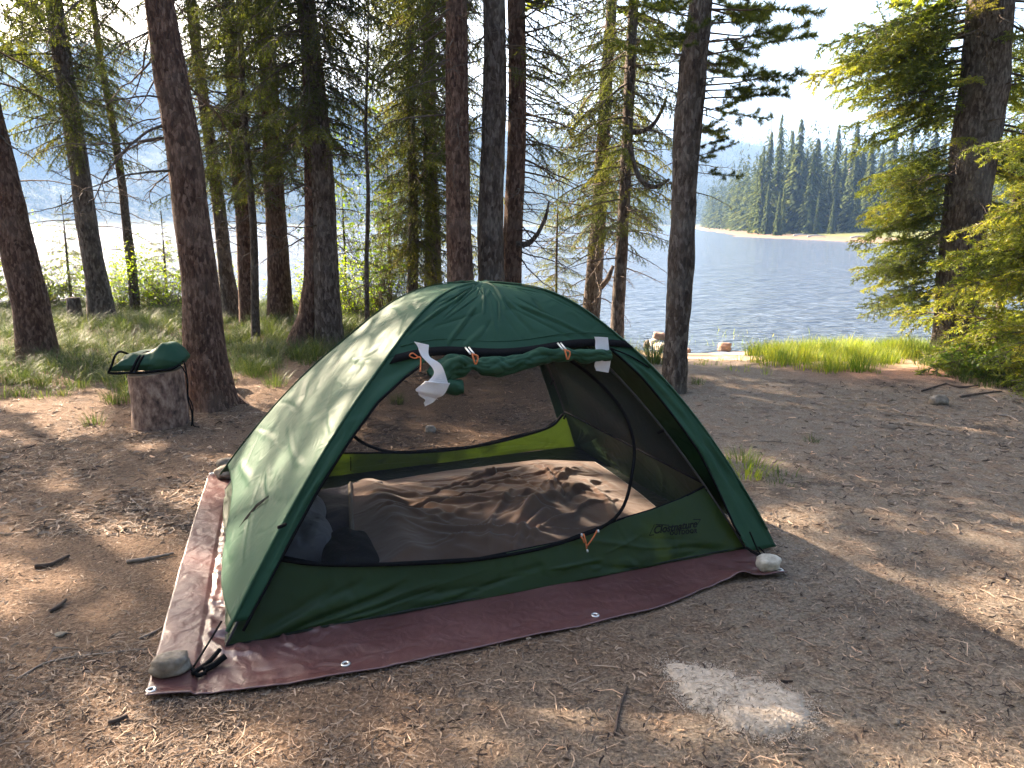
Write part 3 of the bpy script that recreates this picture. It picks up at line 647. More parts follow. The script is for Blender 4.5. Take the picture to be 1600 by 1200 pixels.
# ------------------------------------------------------------------ tarp under the tent
tg = lambda x, y: gnd(x, y, .01)
front = smooth_path([tg(*p) for p in ((227, 1094), (400, 1076), (540, 1054), (700, 1022), (930, 974), (1040, 945), (1100, 920), (1150, 905), (1229, 898))], 360)
back_l = tg(327, 738); back_r = front[-1]+(back_l-front[0])*.97
left = smooth_path([front[0], front[0]+(back_l-front[0])*.5+np.array((-.012, 0)), back_l], 260)
nuT, nvT = 360, 260
uu = np.linspace(0, 1, nuT); vv = np.linspace(0, 1, nvT); UU, VV = np.meshgrid(uu, vv)
bk_ = back_l+(back_r-back_l)*uu[:, None]; rt = front[-1]+(back_r-front[-1])*vv[:, None]
XY = (1-VV)[..., None]*front[None]+VV[..., None]*bk_[None]+(1-UU)[..., None]*left[:, None]+UU[..., None]*rt[:, None]
XY -= (1-UU)[..., None]*((1-VV)[..., None]*front[0]+VV[..., None]*back_l)+UU[..., None]*((1-VV)[..., None]*front[-1]+VV[..., None]*back_r)
a_, b_ = UU*2.7, VV*2.45
ins = ss(.13, .17, a_)*ss(.9, .4, a_)*ss(.1, .35, b_)
zz = height(XY[..., 0], XY[..., 1])+.008
zz += ins*(.020*(1-np.abs(fbm(a_*8+b_*3, b_*7, 0, 3)))**4+.010*(1-np.abs(vn(a_*21, b_*15+a_*8)))**4)+.006*np.abs(fbm(a_*3+4, b_*3, 0, 2))
zz += .006*(1-ss(.135, .142, a_))-.004*np.exp(-((a_-.150)/.010)**2)
zz += .03*np.exp(-((a_-2.42)/.10)**2)*ss(.12, .0, b_)+.008*ss(.05, 0, b_)*np.abs(vn(a_*5, 0*a_))+.02*ss(2.5, 2.7, a_)*np.abs(vn(a_*8, b_*8))*ss(.4, .1, b_)
V, Fc = sheet(np.stack([XY[..., 0], XY[..., 1], zz], -1), .003)
tarp = npmesh('tarp', V, Fc, M['tarp'], None, True); tag(tarp, 'shiny reddish brown tarp spread on the ground under the tent', 'tarp')
def grommet(px, py, r=.013):
    p = tg(px, py); j = np.argmin((XY[..., 0]-p[0])**2+(XY[..., 1]-p[1])**2); z = zz.ravel()[j]+.004
    a = np.linspace(0, 2*math.pi, 21)[:-1]; ring = np.stack([p[0]+r*np.cos(a), p[1]+r*np.sin(a), 0*a+z], -1)
    V = []; n = 20
    for k in range(8):
        t = k/8*2*math.pi; rr_ = r+.005*math.cos(t); V.append(np.stack([p[0]+rr_*np.cos(a), p[1]+rr_*np.sin(a), 0*a+z+.0035*math.sin(t)], -1))
    V = np.vstack(V); Fc = [[k*n+i, k*n+(i+1) % n, ((k+1) % 8)*n+(i+1) % n, ((k+1) % 8)*n+i] for k in range(8) for i in range(n)]
    npmesh('grommet', V, Fc, M['silver'], tarp, True)
for p in ((237, 1084), (540, 1038), (930, 962), (1218, 893), (331, 741)): grommet(*p)

def gpt(px, py, z=0.0): x, y = gnd(px, py, z); return x, y, gz(x, y)
x, y, z = gpt(268, 1057); stone('stone', x, y, z+.018, (.145, .11, .075), 5, M['stone'], .3, label='flat tan stone holding down the front left corner of the tarp', cat='stone')
x, y, z = gpt(1201, 893); stone('stone', x, y, z+.022, (.115, .09, .085), 8, M['stone_pale'], .5, label='rounded pale stone holding down the right corner of the tarp', cat='stone')
x, y, z = gpt(358, 750); stone('stone', x, y, z+.012, (.16, .12, .085), 12, M['stone'], -.1, label='wedge shaped grey stone holding down the back left corner of the tarp', cat='stone')
x, y, z = gpt(352, 730); stone('stone', x, y, z-.005, (.13, .10, .06), 17, M['stone'], .4, label='darker stone half hidden behind the back left tarp stone', cat='stone')
x, y, z = gpt(1465, 630); stone('rock', x, y, z-.01, (.17, .14, .10), 21, M['stone'], .1, label='grey angular rock lying on the dirt at the right', cat='rock')
x, y, z = gpt(672, 674); stone('rock', x, y, z-.01, (.08, .07, .06), 25, M['stone_pale'], .1, label='small pale pebble on the ground seen through the tent mesh', cat='pebble')
for i, (px, py, w, h_, m_, lb) in enumerate([(1132, 540, 22, 13, 'stone_red', 'reddish rock alone on the beach right of the forked grey trunk'), (1075, 543, 12, 7, 'stone_red', 'small reddish rock on the beach touching the grey trunk'), (1033, 539, 28, 14, 'stone_pale', 'pale boulder in the beach pile left of the grey trunk'),
        (1035, 527, 20, 14, 'stone_red', 'reddish boulder topping the beach pile'), (1011, 536, 11, 14, 'stone', 'narrow grey rock at the left end of the beach pile'), (1022, 532, 16, 14, 'stone_pale', 'pale rock wedged between the boulders of the beach pile')]):
    x, y = gnd(px, py, -.42); k = y/FPX
    stone('boulder', x, y+(.25 if i == 3 else 0), gz(x, y)-.02+(.02 if i == 3 else 0), (w*k, w*k*.8, h_*k*1.15), 40+i, M[m_], i, label=lb, cat='rock')

# ------------------------------------------------------------------ chopped log with the stuff sack on it
sx_, sy_, sz_ = gpt(244, 667); 
n, m_ = 40, 16; V = []
for j in range(m_):
    t = j/(m_-1); a = np.linspace(0, 2*math.pi, n, endpoint=False)
    r = .212*(1+.05*np.cos(a+1)+.02*fbm(np.cos(a)*2, np.sin(a)*2, t*2, 3)+.012*vn(np.cos(a)*9, np.sin(a)*9, t*7))*(1.03-.04*t)
    V.append(np.stack([r*np.cos(a), r*np.sin(a)*.95, 0*a+t*(.475+.02*np.cos(a)-.012)-.02], -1))
lx, ly = gnd(240, 668); log = empty('log_seat', (lx, ly+.13, gz(lx, ly)), label='upright sawn log used as a stool beside the big leaning trunk', cat='log')
npmesh('bark_side', np.vstack(V), [tuple(q) for q in grid_faces(n, m_, True)]+[tuple(range(n))[::-1]], M['stump'], log, True)
top = V[-1]; Vt = np.vstack([top, top*np.array((1, 1, 1))-np.array((0, 0, .01)), [[0, 0, top[:, 2].mean()]]])
npmesh('cut_face', Vt, [(i, (i+1) % n, 2*n) for i in range(n)]+[(i, n+i, n+(i+1) % n, (i+1) % n) for i in range(n)], M['stump_top'], log)
# sack
sack = empty('stuff_sack', (lx, ly+.13, gz(lx, ly)+.455), .12, label='dark green stuff sack with black straps lying on the upright log', cat='bag')
st = [(-.245, .15, .018, .012, .02), (-.21, .15, .045, .02, .035), (-.13, .15, .062, .03, .045), (-.05, .145, .060, .03, .045), (.0, .145, .070, .05, .045), (.06, .15, .085, .085, .06), (.11, .15, .080, .09, .06), (.16, .14, .055, .06, .05), (.20, .11, .02, .03, .04)]
xs = np.linspace(-.245, .20, 44); a = np.linspace(0, 2*math.pi, 40, endpoint=False); V = []; sack.scale = (1.14, 1.14, 1.14)
for x in xs:
    wd = np.interp(x, [q[0] for q in st], [q[1] for q in st]); hh = np.interp(x, [q[0] for q in st], [q[2]+q[3]*.5 for q in st]); cz = np.interp(x, [q[0] for q in st], [q[4] for q in st])+.015
    cx, cy = np.cos(a), np.sin(a); e = 1+.12*fbm(x*9+cx, cy*2, cx*1.5, 3)
    V.append(np.stack([x+.0*a+.03*cy, wd*np.sign(cx)*np.abs(cx)**.7*e, np.maximum(cz+hh*np.sign(cy)*np.abs(cy)**1.15*e, .014)], -1))
V = np.vstack(V); npmesh('sack_body', V, [tuple(q) for q in grid_faces(40, 44, True)]+[tuple(range(40))[::-1], tuple(range(43*40, 44*40))], M['fly'], sack, True)
q = [(-.255, -.15, .012), (-.225, -.15, .07), (-.205, -.14, .125), (-.205, -.05, .14), (-.20, .08, .10)]
tube_obj('rolled_hem', q, .008, M['black'], sack, 8, 24); tube_obj('rolled_hem', [(-.255, -.15, .012), (-.2, -.165, .008), (-.1, -.165, .012), (0, -.165, .01)], .009, M['black'], sack, 8, 20)
for x0 in (-.06, -.035): tube_obj('strap', [(x0-.045, -.165, .01), (x0-.02, -.155, .06), (x0, -.11, .11), (x0+.02, .0, .125), (x0+.02, .12, .08)], .009, M['black'], sack, 8, 24)
tube_obj('strap', [(.0, -.165, .012), (.08, -.165, .02), (.16, -.15, .03), (.2, -.1, .05)], .008, M['black'], sack, 8, 20)
tube_obj('strap', [(.185, -.08, .09), (.225, -.08, .05), (.235, -.09, -.08), (.225, -.08, -.2), (.25, -.1, -.3), (.245, -.12, -.39)], .006, M['black'], sack, 8, 30)
tube_obj('strap', [(.20, -.1, .06), (.245, -.11, -.05), (.23, -.1, -.16), (.265, -.12, -.25), (.25, -.1, -.385), (.31, -.16, -.39)], .004, M['black'], sack, 8, 30)
tube_obj('drawcord', [(.10, -.02, .12), (.10, -.03, .16), (.115, -.03, .185), (.12, -.02, .15)], .003, M['black'], sack, 6, 16)
# small cut stump in the grass
x, y = gnd(120, 513); V = []
for j in range(8):
    a = np.linspace(0, 2*math.pi, 20, endpoint=False); V.append(np.stack([(.115-.02*j/7)*np.cos(a)*(1+.06*vn(np.cos(a)*2, np.sin(a)*2, 3)), (.115-.02*j/7)*np.sin(a), 0*a+j/7*.42-.05], -1))
o = npmesh('tree_stump', np.vstack(V), [tuple(q) for q in grid_faces(20, 8, True)]+[tuple(range(140, 160))], M['bark_grey'], None, True); o.location = (x, y, gz(x, y)); tag(o, 'small grey cut stump standing in the long grass at the left', 'stump')

# ------------------------------------------------------------------ branches
def unit(v): return v/(np.linalg.norm(v, axis=-1, keepdims=True)+1e-9)
def needles(p0, p1, per, ln, wd, rg, flat=.5, fwd=.75):
    """narrow triangles along segments; per = needles per unit length"""
    L = np.linalg.norm(p1-p0, axis=1); c = np.maximum(1, (L*per+rg.random(len(L))).astype(int)); idx = np.repeat(np.arange(len(L)), c); n = len(idx)
    t = rg.random(n)[:, None]; b = p0[idx]+(p1-p0)[idx]*t; d = unit((p1-p0)[idx])
    r = rg.normal(size=(n, 3)); r[:, 2] *= flat; r = unit(r-d*(r*d).sum(1, keepdims=True))
    nd_ = unit(d*fwd+r*(.55+.5*rg.random(n))[:, None]); l = ln*(.6+.6*rg.random(n))[:, None]
    w = unit(np.cross(nd_, rg.normal(size=(n, 3))))*wd
    return np.stack([b-w/2, b+w/2, b+nd_*l], 1)
def mk_branch(kind, seed):
    """unit branch along +x; returns needle triangles (n,3,3) and wood segments (p0,p1,r0,r1)"""
    rg = np.random.default_rng(seed); S = []
    def line(p, d, l, r0, k, droop, wob):
        pts = [p]; d = d.copy()
        for i in range(k):
            d = unit(d+rg.normal(size=3)*wob+np.array((0, 0, -droop))/k); p = p+d*l/k; pts.append(p)
        for i in range(k): S.append((pts[i], pts[i+1], r0*(1-i/k*.8), r0*(1-(i+1)/k*.8), 0))
        return np.array(pts)
    K = dict(spruce=(.85, .045, .36), coarse=(.5, .09, .42), fir=(.45, .036, .46), dead=(.45, .085, .30), pine=(.0, .12, .34))[kind]
    main = line(np.zeros(3), unit(np.array((1, 0, .12 if kind != 'pine' else .25))), 1.0, .013, 12, K[0]*.7, .05 if kind != 'dead' else .13)
    seg = []; x = .14 if kind not in ('dead', 'pine') else .12; side = 1
    if kind == 'pine': x = .3
    while x < .99:
        i = min(int(x*12), 11); f = x*12-i; p = main[i]*(1-f)+main[i+1]*f; dm = unit(main[i+1]-main[i])
        s = np.array((-dm[1], dm[0], 0))*side; side = -side
        ang = rg.uniform(.75, 1.15); l = K[2]*(1-x)**.75*rg.uniform(.55, 1.1)+.06
        if rg.random() < .12: l *= .4
        d = unit(dm*math.cos(ang)+s*math.sin(ang)+np.array((0, 0, rg.normal()*(.28 if kind in ('dead', 'pine') else .22)-(.25 if kind == 'spruce' else 0))))
        q = line(p, d, l, .0045, 4, 1.0 if kind == 'spruce' else .35 if kind == 'fir' else .5 if kind == 'dead' else -.2, .10 if kind != 'dead' else .22)
        for a, b in zip(q[:-1], q[1:]): seg.append((a, b))
        if kind in ('spruce', 'fir', 'dead', 'pine', 'coarse'):
            k = max(1, int(l/(.048 if kind in ('spruce', 'fir') else .10))); sd_ = 1
            for j in range(k):
                u = (j+.6)/(k+.3)*4; i2 = min(int(u), 3); pp = q[i2]+(q[i2+1]-q[i2])*(u-i2); dd = unit(q[i2+1]-q[i2])
                s2 = unit(np.cross(dd, (0, 0, 1.)))*sd_; sd_ = -sd_
                l2 = (.30*l*(1-u/5)+.02)*rg.uniform(.6, 1.3)
                d2 = unit(dd*.6+s2*.75+np.array((0, 0, rg.normal()*.15-(.25 if kind == 'spruce' else .0))))
                q2 = line(pp, d2, l2, .0022, 2, .3 if kind != 'pine' else -.2, .1 if kind != 'dead' else .25)
                for a, b in zip(q2[:-1], q2[1:]): seg.append((a, b))
        x += K[1]*rg.uniform(.7, 1.3)
    for i in range(5, 12): seg.append((main[i], main[i+1]))
    p0 = np.array([s[0] for s in seg]); p1 = np.array([s[1] for s in seg])
    if kind == 'dead': T = np.zeros((0, 3, 3))
    elif kind == 'spruce': T = needles(p0, p1, 150, .030, .0068, rg, .8)
    elif kind == 'fir': T = needles(p0, p1, 230, .030, .0080, rg, .5, .6)
    elif kind == 'coarse': T = needles(p0, p1, 120, .075, .050, rg, .6)
    else:
        tip = p1[::1]; T = needles(p0+(p1-p0)*.45, p1+(p1-p0)*.3, 900, .075, .0065, rg, 1, .6)
    return T, S
LIB = {}
for kind, cnt in (('spruce', 9), ('coarse', 5), ('fir', 8), ('dead', 9), ('pine', 6)):
    LIB[kind] = []
    for i in range(cnt):
        T, S = mk_branch(kind, 100*i+hash(kind[0]) % 1 + len(kind)*7)
        LIB[kind].append((T, np.array([s[0] for s in S]), np.array([s[1] for s in S]), np.array([s[2] for s in S]), np.array([s[3] for s in S])))
def wood_mesh(name, p0, p1, r0, r1, mat, parent):
    d = unit(p1-p0); u = unit(np.cross(d, np.array((.3, .2, 1.)))); v = np.cross(d, u); n = len(p0); V = np.empty((n, 6, 3))
    for k in range(3):
        c, s = math.cos(k*2.0944), math.sin(k*2.0944); V[:, k] = p0+(u*c+v*s)*r0[:, None]; V[:, 3+k] = p1+(u*c+v*s)*r1[:, None]
    q = np.array([(0, 1, 4, 3), (1, 2, 5, 4), (2, 0, 3, 5)]); F_ = (np.arange(n)[:, None, None]*6+q[None]).reshape(-1, 4)
    return npmesh(name, V.reshape(-1, 3), F_, mat, parent, True)
def grow(specs, axis_at, parent, rg, leafmat, woodmat, crown_name='crown', tint0=.5):
    """specs: kind, z0, z1, n, L at z0, L at z1, pitch at z0, pitch at z1, az centre, az spread"""
    FT = []; TI = []; W = [[], [], [], []]; D = [[], [], [], []]
    for (kind, z0, z1, n, L0, L1, pt0, pt1, azc, azs) in specs:
        ga = rg.random()*6.28
        for i in range(n):
            t = (i+rg.random())/n; z = z0+(z1-z0)*t; L = (L0+(L1-L0)*t)*rg.uniform(.72, 1.2)
            ga += 2.399+rg.normal()*.3; az = azc+(rg.random()*2-1)*azs if azs < 3 else ga
            pit = (pt0+(pt1-pt0)*t)+rg.normal()*.12; roll = rg.normal()*.25
            Rm = np.array((Matrix.Rotation(az, 3, 'Z') @ Matrix.Rotation(pit, 3, 'Y') @ Matrix.Rotation(roll, 3, 'X')))*L
            c, r = axis_at(z); T, p0, p1, r0, r1 = LIB[kind][rg.integers(len(LIB[kind]))]
            o = np.asarray(c)+np.array((math.cos(az), math.sin(az), 0))*r*.6
            if len(T):
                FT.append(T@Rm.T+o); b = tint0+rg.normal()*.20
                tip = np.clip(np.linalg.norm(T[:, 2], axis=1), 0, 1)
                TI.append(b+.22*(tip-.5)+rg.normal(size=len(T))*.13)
            tgt = D if kind == 'dead' else W
            tgt[0].append(p0@Rm.T+o); tgt[1].append(p1@Rm.T+o); tgt[2].append(r0*L); tgt[3].append(r1*L)
    if FT:
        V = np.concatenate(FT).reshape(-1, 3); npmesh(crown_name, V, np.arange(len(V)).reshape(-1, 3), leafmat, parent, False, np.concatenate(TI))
    if W[0] : wood_mesh('branch_wood', *[np.concatenate(a) for a in W], woodmat, parent)
    if D[0] : wood_mesh('dead_branches', *[np.concatenate(a) for a in D], woodmat, parent)
    return sum(len(a) for a in FT)
TOT = [0]
def trunk_mesh(P, Rd, seed, nseg=26, flare=.5, fh=.35, rough=.06, split=None):
    P = np.asarray(P); m_ = len(P); a = np.linspace(0, 2*math.pi, nseg, endpoint=False); V = []
    ph = np.random.default_rng(seed).random(6)*6.28
    for i in range(m_):
        z = P[i][2]-P[0][2]; fl = flare*math.exp(-max(z, 0)/fh*1.6)
        lob = (np.maximum(0, np.cos(a*2+ph[0]))*.7+np.maximum(0, np.cos(a*3+ph[1]))*.6+.35)
        r = Rd[i]*(1+fl*lob)
        r = r*(1+rough*fbm(np.cos(a)*2.2+seed, np.sin(a)*2.2, z*1.6, 3)+rough*.6*vn(np.cos(a)*7, np.sin(a)*7+seed, z*4)+rough*.35*vn(np.cos(a)*14, np.sin(a)*14+seed, z*16))
        if split is not None: r = r*(1-.22*np.exp(-((a-split+.15*math.sin(z*2))/.16)**2)*ss(3.6, 2.6, z))
        V.append(np.stack([P[i][0]+r*np.cos(a), P[i][1]+r*np.sin(a), 0*a+P[i][2]], -1))
    return np.vstack(V), np.vstack([grid_faces(nseg, m_, True)])
def tree(px, H, bark, specs, label, seed, base=None, leaf='needle', name='spruce_tree', flare=.45, nseg=26, split=None, tint=.5, rough=.06, group='trees around the campsite', off=None, fh=.35):
    """px: [(x, y, width)] along the trunk in the photo, first entry the foot; base: distance Y if the foot is hidden"""
    rg = np.random.default_rng(seed)
    if off is not None: bx, Y, pts, rad = off[0], off[1], [np.array((off[0], off[1], 0)), np.array((off[0]+off[3], off[1], min(4.0, H*.6)))], [off[2]/2, off[2]/2*.8]
    else:
        if base is None: bx, Y = gnd(px[0][0], px[0][1])
        else: Y = base; bx = atY(px[0][0], px[0][1], Y)[0]
        pts = []; rad = []
        for (x, y, w) in px:
            q = atY(x, y, Y); pts.append(q); d = Y*math.cos(TH)+(HC-q[2])*math.sin(TH); rad.append(w/2*d/FPX)
    z0 = gz(pts[0][0], Y); root = empty(name, (pts[0][0], Y, z0), label=label, cat='tree', group=group)
    pts = np.array(pts); base_p = pts[0].copy(); base_p[2] = z0
    if pts[0][2] > z0+.05: e = pts[0]-(pts[1]-pts[0])*((pts[0][2]-z0)/(pts[1][2]-pts[0][2])); pts = np.vstack([[e[0], Y, z0], pts]); rad = [rad[0]*1.04]+rad
    else: pts[0][2] = z0
    root.location = (pts[0][0], Y, z0); P = pts-pts[0]; d = P[-1]-P[-2]; d = d/d[2]; zt = P[-1][2]
    for k in (1, 2, 3): P = np.vstack([P, P[-1]+d*(H-zt)/3*np.array((.8, .8, 1))]); rad = list(rad)+[rad[-1]*(1-.32*k) if k < 3 else .01]
    zz_ = np.concatenate([[-.25], np.linspace(0, .6, 10), np.arange(.68, min(H, 5.2), .085), np.linspace(min(H, 5.2)+.1, H, 14)]); tt = P[:, 2]
    cx = lambda q: np.interp(q, tt, P[:, 0]); rr_ = lambda q: np.interp(q, tt, rad)
    wob = lambda q: .012*np.sin(q*1.7+seed)*ss(0, 1, q)
    ax = np.stack([cx(zz_)+wob(zz_), .25*np.abs(cx(zz_))*math.sin(seed)*.2+0*zz_, zz_], -1)
    V, Fc = trunk_mesh(ax, rr_(zz_), seed, nseg, flare, fh, rough, split); npmesh('trunk', V, Fc, M[bark], root, True)
    if specs: TOT[0] += grow(specs, lambda z: ((cx(z)+wob(z), .05*np.abs(cx(z))*math.sin(seed), z), rr_(z)), root, rg, M[leaf], M['twig'], tint0=tint)
    return root
PI = math.pi
def std(H, zl, zd=1.0, ns=26, nd=26, L=1.3, dL=.7, top=20, pit=.25, kind='spruce'):
    """dead twigs low, live fine branches from zl to 5 m, coarser ones above the frame"""
    return [('dead', .5, 4.6, 16, .12, .22, .0, .1, 0, 9), ('dead', zd, 5.2, nd, dL, dL*1.2, .15, .25, 0, 9), (kind, zl, 5.3, int(ns*2.3), L*.8, L, pit, pit, 0, 9), ('coarse', 5.3, H-.3, top, L*1.25, .35, .2, -.2, 0, 9)]
tree([(60, 560, 58), (48, 480, 52), (34, 420, 50), (14, 320, 46), (-6, 230, 42), (-22, 160, 38)], 12, 'bark_red', std(12, 3.0, 1.8, 14, 14, 1.3, .8), 'reddish leaning trunk at the left edge of the picture, standing in long grass', 1, flare=.25)
tree([(162, 510, 40), (150, 430, 32), (140, 370, 30), (122, 250, 28), (100, 120, 27), (84, 0, 25)], 14, 'bark_grey', std(14, 2.6, 1.2, 30, 40, 1.2, .8), 'mossy leaning trunk just behind the small cut stump in the grass', 2)
tree([(213, 500, 15), (207, 420, 14), (192, 300, 12), (176, 200, 11), (160, 110, 10), (146, 0, 9)], 10, 'bark_fine', std(10, 3.2, 1.0, 16, 40, .8, .7, 30), 'thin crooked trunk just left of the big foreground tree', 3)
tree([(330, 634, 66), (322, 560, 60), (312, 430, 54), (300, 350, 53), (284, 230, 52), (266, 120, 50), (249, 0, 44)], 15, 'bark_red', [('dead', .8, 4.6, 26, .10, .20, .0, .1, 0, 9), ('dead', 2.0, 4.6, 34, .9, 1.0, .2, .35, 2.6, 1.6), ('dead', 1.2, 4.6, 12, .3, .5, .2, .3, 0, 9), ('spruce', 3.1, 5.2, 9, .9, 1.2, .3, .3, 2.8, 1.5), ('coarse', 5.3, 14.6, 24, 1.9, .4, .2, -.2, 0, 9)], 'largest trunk in the left foreground with flared roots, beside the log stool', 4, flare=.85, fh=.42, rough=.05)
tree([(366, 508, 30), (352, 420, 22), (343, 340, 20), (328, 220, 18), (312, 100, 17), (298, 0, 16)], 13, 'bark_grey', std(13, 2.0, 1.2, 22, 34, 1.1, .8), 'slender grey trunk directly right of the big foreground tree', 5)
tree([(400, 540, 15), (397, 450, 12), (395, 350, 11), (385, 200, 10), (376, 60, 9)], 8, 'bark_fine', std(8, 2.0, 1.0, 24, 18, .9, .6, 24), 'very thin pale trunk in front of a darker one left of the tent', 6, flare=.2)
tree([(391, 515, 30), (384, 430, 25), (379, 330, 22), (366, 180, 20), (355, 0, 18)], 13, 'bark_red', std(13, 2.3, 1.0, 20, 30, 1.2, .8), 'dark trunk half hidden behind the very thin pale one', 7)
tree([(438, 516, 42), (436, 440, 34), (433, 350, 31), (424, 200, 28), (414, 60, 25)], 14, 'bark_red', std(14, 2.1, 1.2, 24, 30, 1.4, .9), 'straight reddish trunk with bright water on both sides, left of the tent', 8)
tree([(468, 545, 46), (482, 490, 30), (489, 430, 24), (488, 330, 22), (484, 200, 20), (478, 60, 18)], 13, 'bark_red', std(13, 2.4, 1.2, 20, 30, 1.2, .8), 'dark trunk bent at its foot, pressed against a stout grey brown trunk', 9, flare=.5)
tree([(514, 545, 44), (511, 440, 39), (506, 330, 36), (497, 200, 33), (484, 50, 30)], 14, 'bark_grey', std(14, 2.6, 1.4, 24, 30, 1.3, .8), 'stout grey brown trunk rising just behind the left shoulder of the tent', 10)
tree([(574, 480, 8), (572, 400, 7), (574, 300, 6), (571, 200, 5), (575, 120, 4)], 4.6, 'bark_fine', [('dead', .8, 4.2, 26, .5, .3, .1, .1, 0, 9), ('spruce', 1.6, 4.3, 8, .4, .2, .2, .1, 0, 9)], 'spindly sapling stem behind the left half of the tent', 11, base=9.0, flare=.1, nseg=10)
tree([(644, 445, 17), (645, 340, 15), (644, 220, 13), (641, 60, 11)], 9, 'bark_fine', std(9, .8, .8, 60, 20, .95, .5, 30), 'thin dark stem thick with foliage left of the reddish middle trunks', 12, base=11.0)
tree([(676, 445, 27), (675, 340, 24), (672, 200, 22), (668, 0, 19)], 13, 'bark_grey', std(13, 1.0, 1.0, 54, 34, 1.25, .7), 'dark trunk wrapped in drooping twigs behind the reddish trunk', 13, base=11.5)
tree([(719, 450, 42), (718, 330, 39), (715, 200, 37), (712, 80, 34), (711, 0, 32)], 15, 'bark_red', [('dead', .8, 4.6, 26, .10, .20, .0, .1, 0, 9), ('dead', 2.2, 4.4, 34, .45, .8, .2, .3, 0, 9), ('spruce', 2.5, 5.2, 20, .9, 1.2, .3, .3, 3.0, 1.3), ('coarse', 5.2, 14.6, 22, 1.8, .4, .2, -.2, 0, 9)], 'reddish trunk rising behind the tent, leftmost of the three close ones', 14, base=8.3, rough=.045)
tree([(769, 450, 42), (768, 330, 40), (770, 200, 37), (772, 80, 35), (771, 0, 34)], 15, 'bark_grey', [('dead', .8, 4.6, 26, .10, .20, .0, .1, 0, 9), ('dead', 2.4, 4.6, 24, .5, .9, .2, .3, 0, 9), ('spruce', 2.6, 5.2, 16, .9, 1.2, .3, .3, 1.5, 2.2), ('coarse', 5.2, 14.6, 22, 1.8, .4, .2, -.2, 0, 9)], 'grey trunk with a long dark crack, middle of the three close ones behind the tent', 15, base=8.5, split=4.9)
tree([(801, 450, 31), (803, 330, 30), (806, 200, 29), (808, 80, 28), (808, 0, 27)], 14, 'bark_red', [('dead', .8, 4.6, 26, .10, .20, .0, .1, 0, 9), ('dead', 1.2, 4.6, 60, .8, 1.0, .25, .3, -.2, 1.2), ('spruce', 2.4, 5.2, 16, 1.0, 1.3, .35, .3, .0, 1.3), ('coarse', 5.2, 13.6, 20, 1.6, .4, .2, -.2, 0, 9)], 'narrower reddish trunk behind the tent, rightmost of the three close ones', 16, base=8.8, rough=.045)
tree([(924, 495, 28), (930, 400, 25), (937, 300, 23), (946, 180, 20), (955, 0, 16)], 13, 'bark_grey', std(13, 1.9, .5, 30, 56, 1.3, 1.0), 'mossy trunk leaning right, left of the pair beyond the tent right shoulder', 17)
tree([(964, 530, 22), (968, 430, 19), (974, 320, 18), (982, 200, 17), (990, 0, 15)], 12, 'bark_grey', std(12, 1.5, .8, 30, 40, 1.1, .8), 'slim trunk with curved limbs, right of the pair beyond the tent right shoulder', 18)
t19 = tree([(1053, 610, 38), (1058, 500, 36), (1063, 400, 41), (1069, 300, 38), (1078, 180, 42), (1088, 80, 40), (1096, 0, 36)], 12, 'bark_grey', [('dead', 1.6, 3.4, 22, .4, .6, .1, .2, 0, 9), ('pine', 2.0, 2.7, 9, .5, .6, .0, .0, .3, .8), ('pine', 2.6, 4.3, 26, .75, 1.0, .25, .1, .0, 1.0), ('pine', 2.9, 4.3, 16, .6, .9, .1, .0, PI, 1.5), ('coarse', 4.3, 11.6, 18, 1.2, .4, .0, -.3, 0, 9)], 'twisted grey trunk with a dark crack standing alone right of the tent by the beach', 19, flare=.12, rough=.10, split=5.2, name='pine_tree')
# curved bare limbs
def limb(root, px, Y, w, mat='bark_grey'):
    q = [atY(x, y, Y)-np.array(root.location) for x, y in px]; tube_obj('limb', q, [a*Y/FPX/2 for a in w], M[mat], root, 10, 30, lump=.12, lf=9)
r4 = next(o for o in C.objects if o.get('label', '').startswith('largest trunk'))
r18 = next(o for o in C.objects if o.get('label', '').startswith('slim trunk with curved'))
limb(r18, [(976, 205), (1000, 206), (1020, 195), (1034, 172), (1042, 150)], 10.2, (8, 7, 6, 5, 3)); limb(r18, [(984, 225), (992, 262), (1006, 286), (1025, 292), (1046, 280)], 9.9, (7, 8, 8, 6, 4))
for pp, ww in (([(338, 604), (352, 618), (372, 628), (396, 634)], (.12, .085, .05, .02)), ([(318, 606), (306, 625), (292, 640)], (.09, .06, .02))):
    q = [np.array((*gnd(a, b), 0)) for a, b in pp]; q = [np.array((v_[0], v_[1], gz(v_[0], v_[1])+w_*(.9 if i_ else 1.6)-.02*i_))-np.array(r4.location) for i_, (v_, w_) in enumerate(zip(q, ww))]; tube_obj('root', q, ww, M['bark_red'], r4, 14, 24, lump=.18, lf=8)
r16 = next(o for o in C.objects if o.get('label', '').startswith('narrower reddish')); limb(r16, [(806, 382), (825, 380), (840, 365), (852, 340), (858, 315)], 8.7, (10, 9, 7, 6, 3))
r17 = next(o for o in C.objects if o.get('label', '').startswith('mossy trunk leaning right')); limb(r17, [(938, 450), (950, 435), (958, 415)], 12.2, (9, 8, 5))
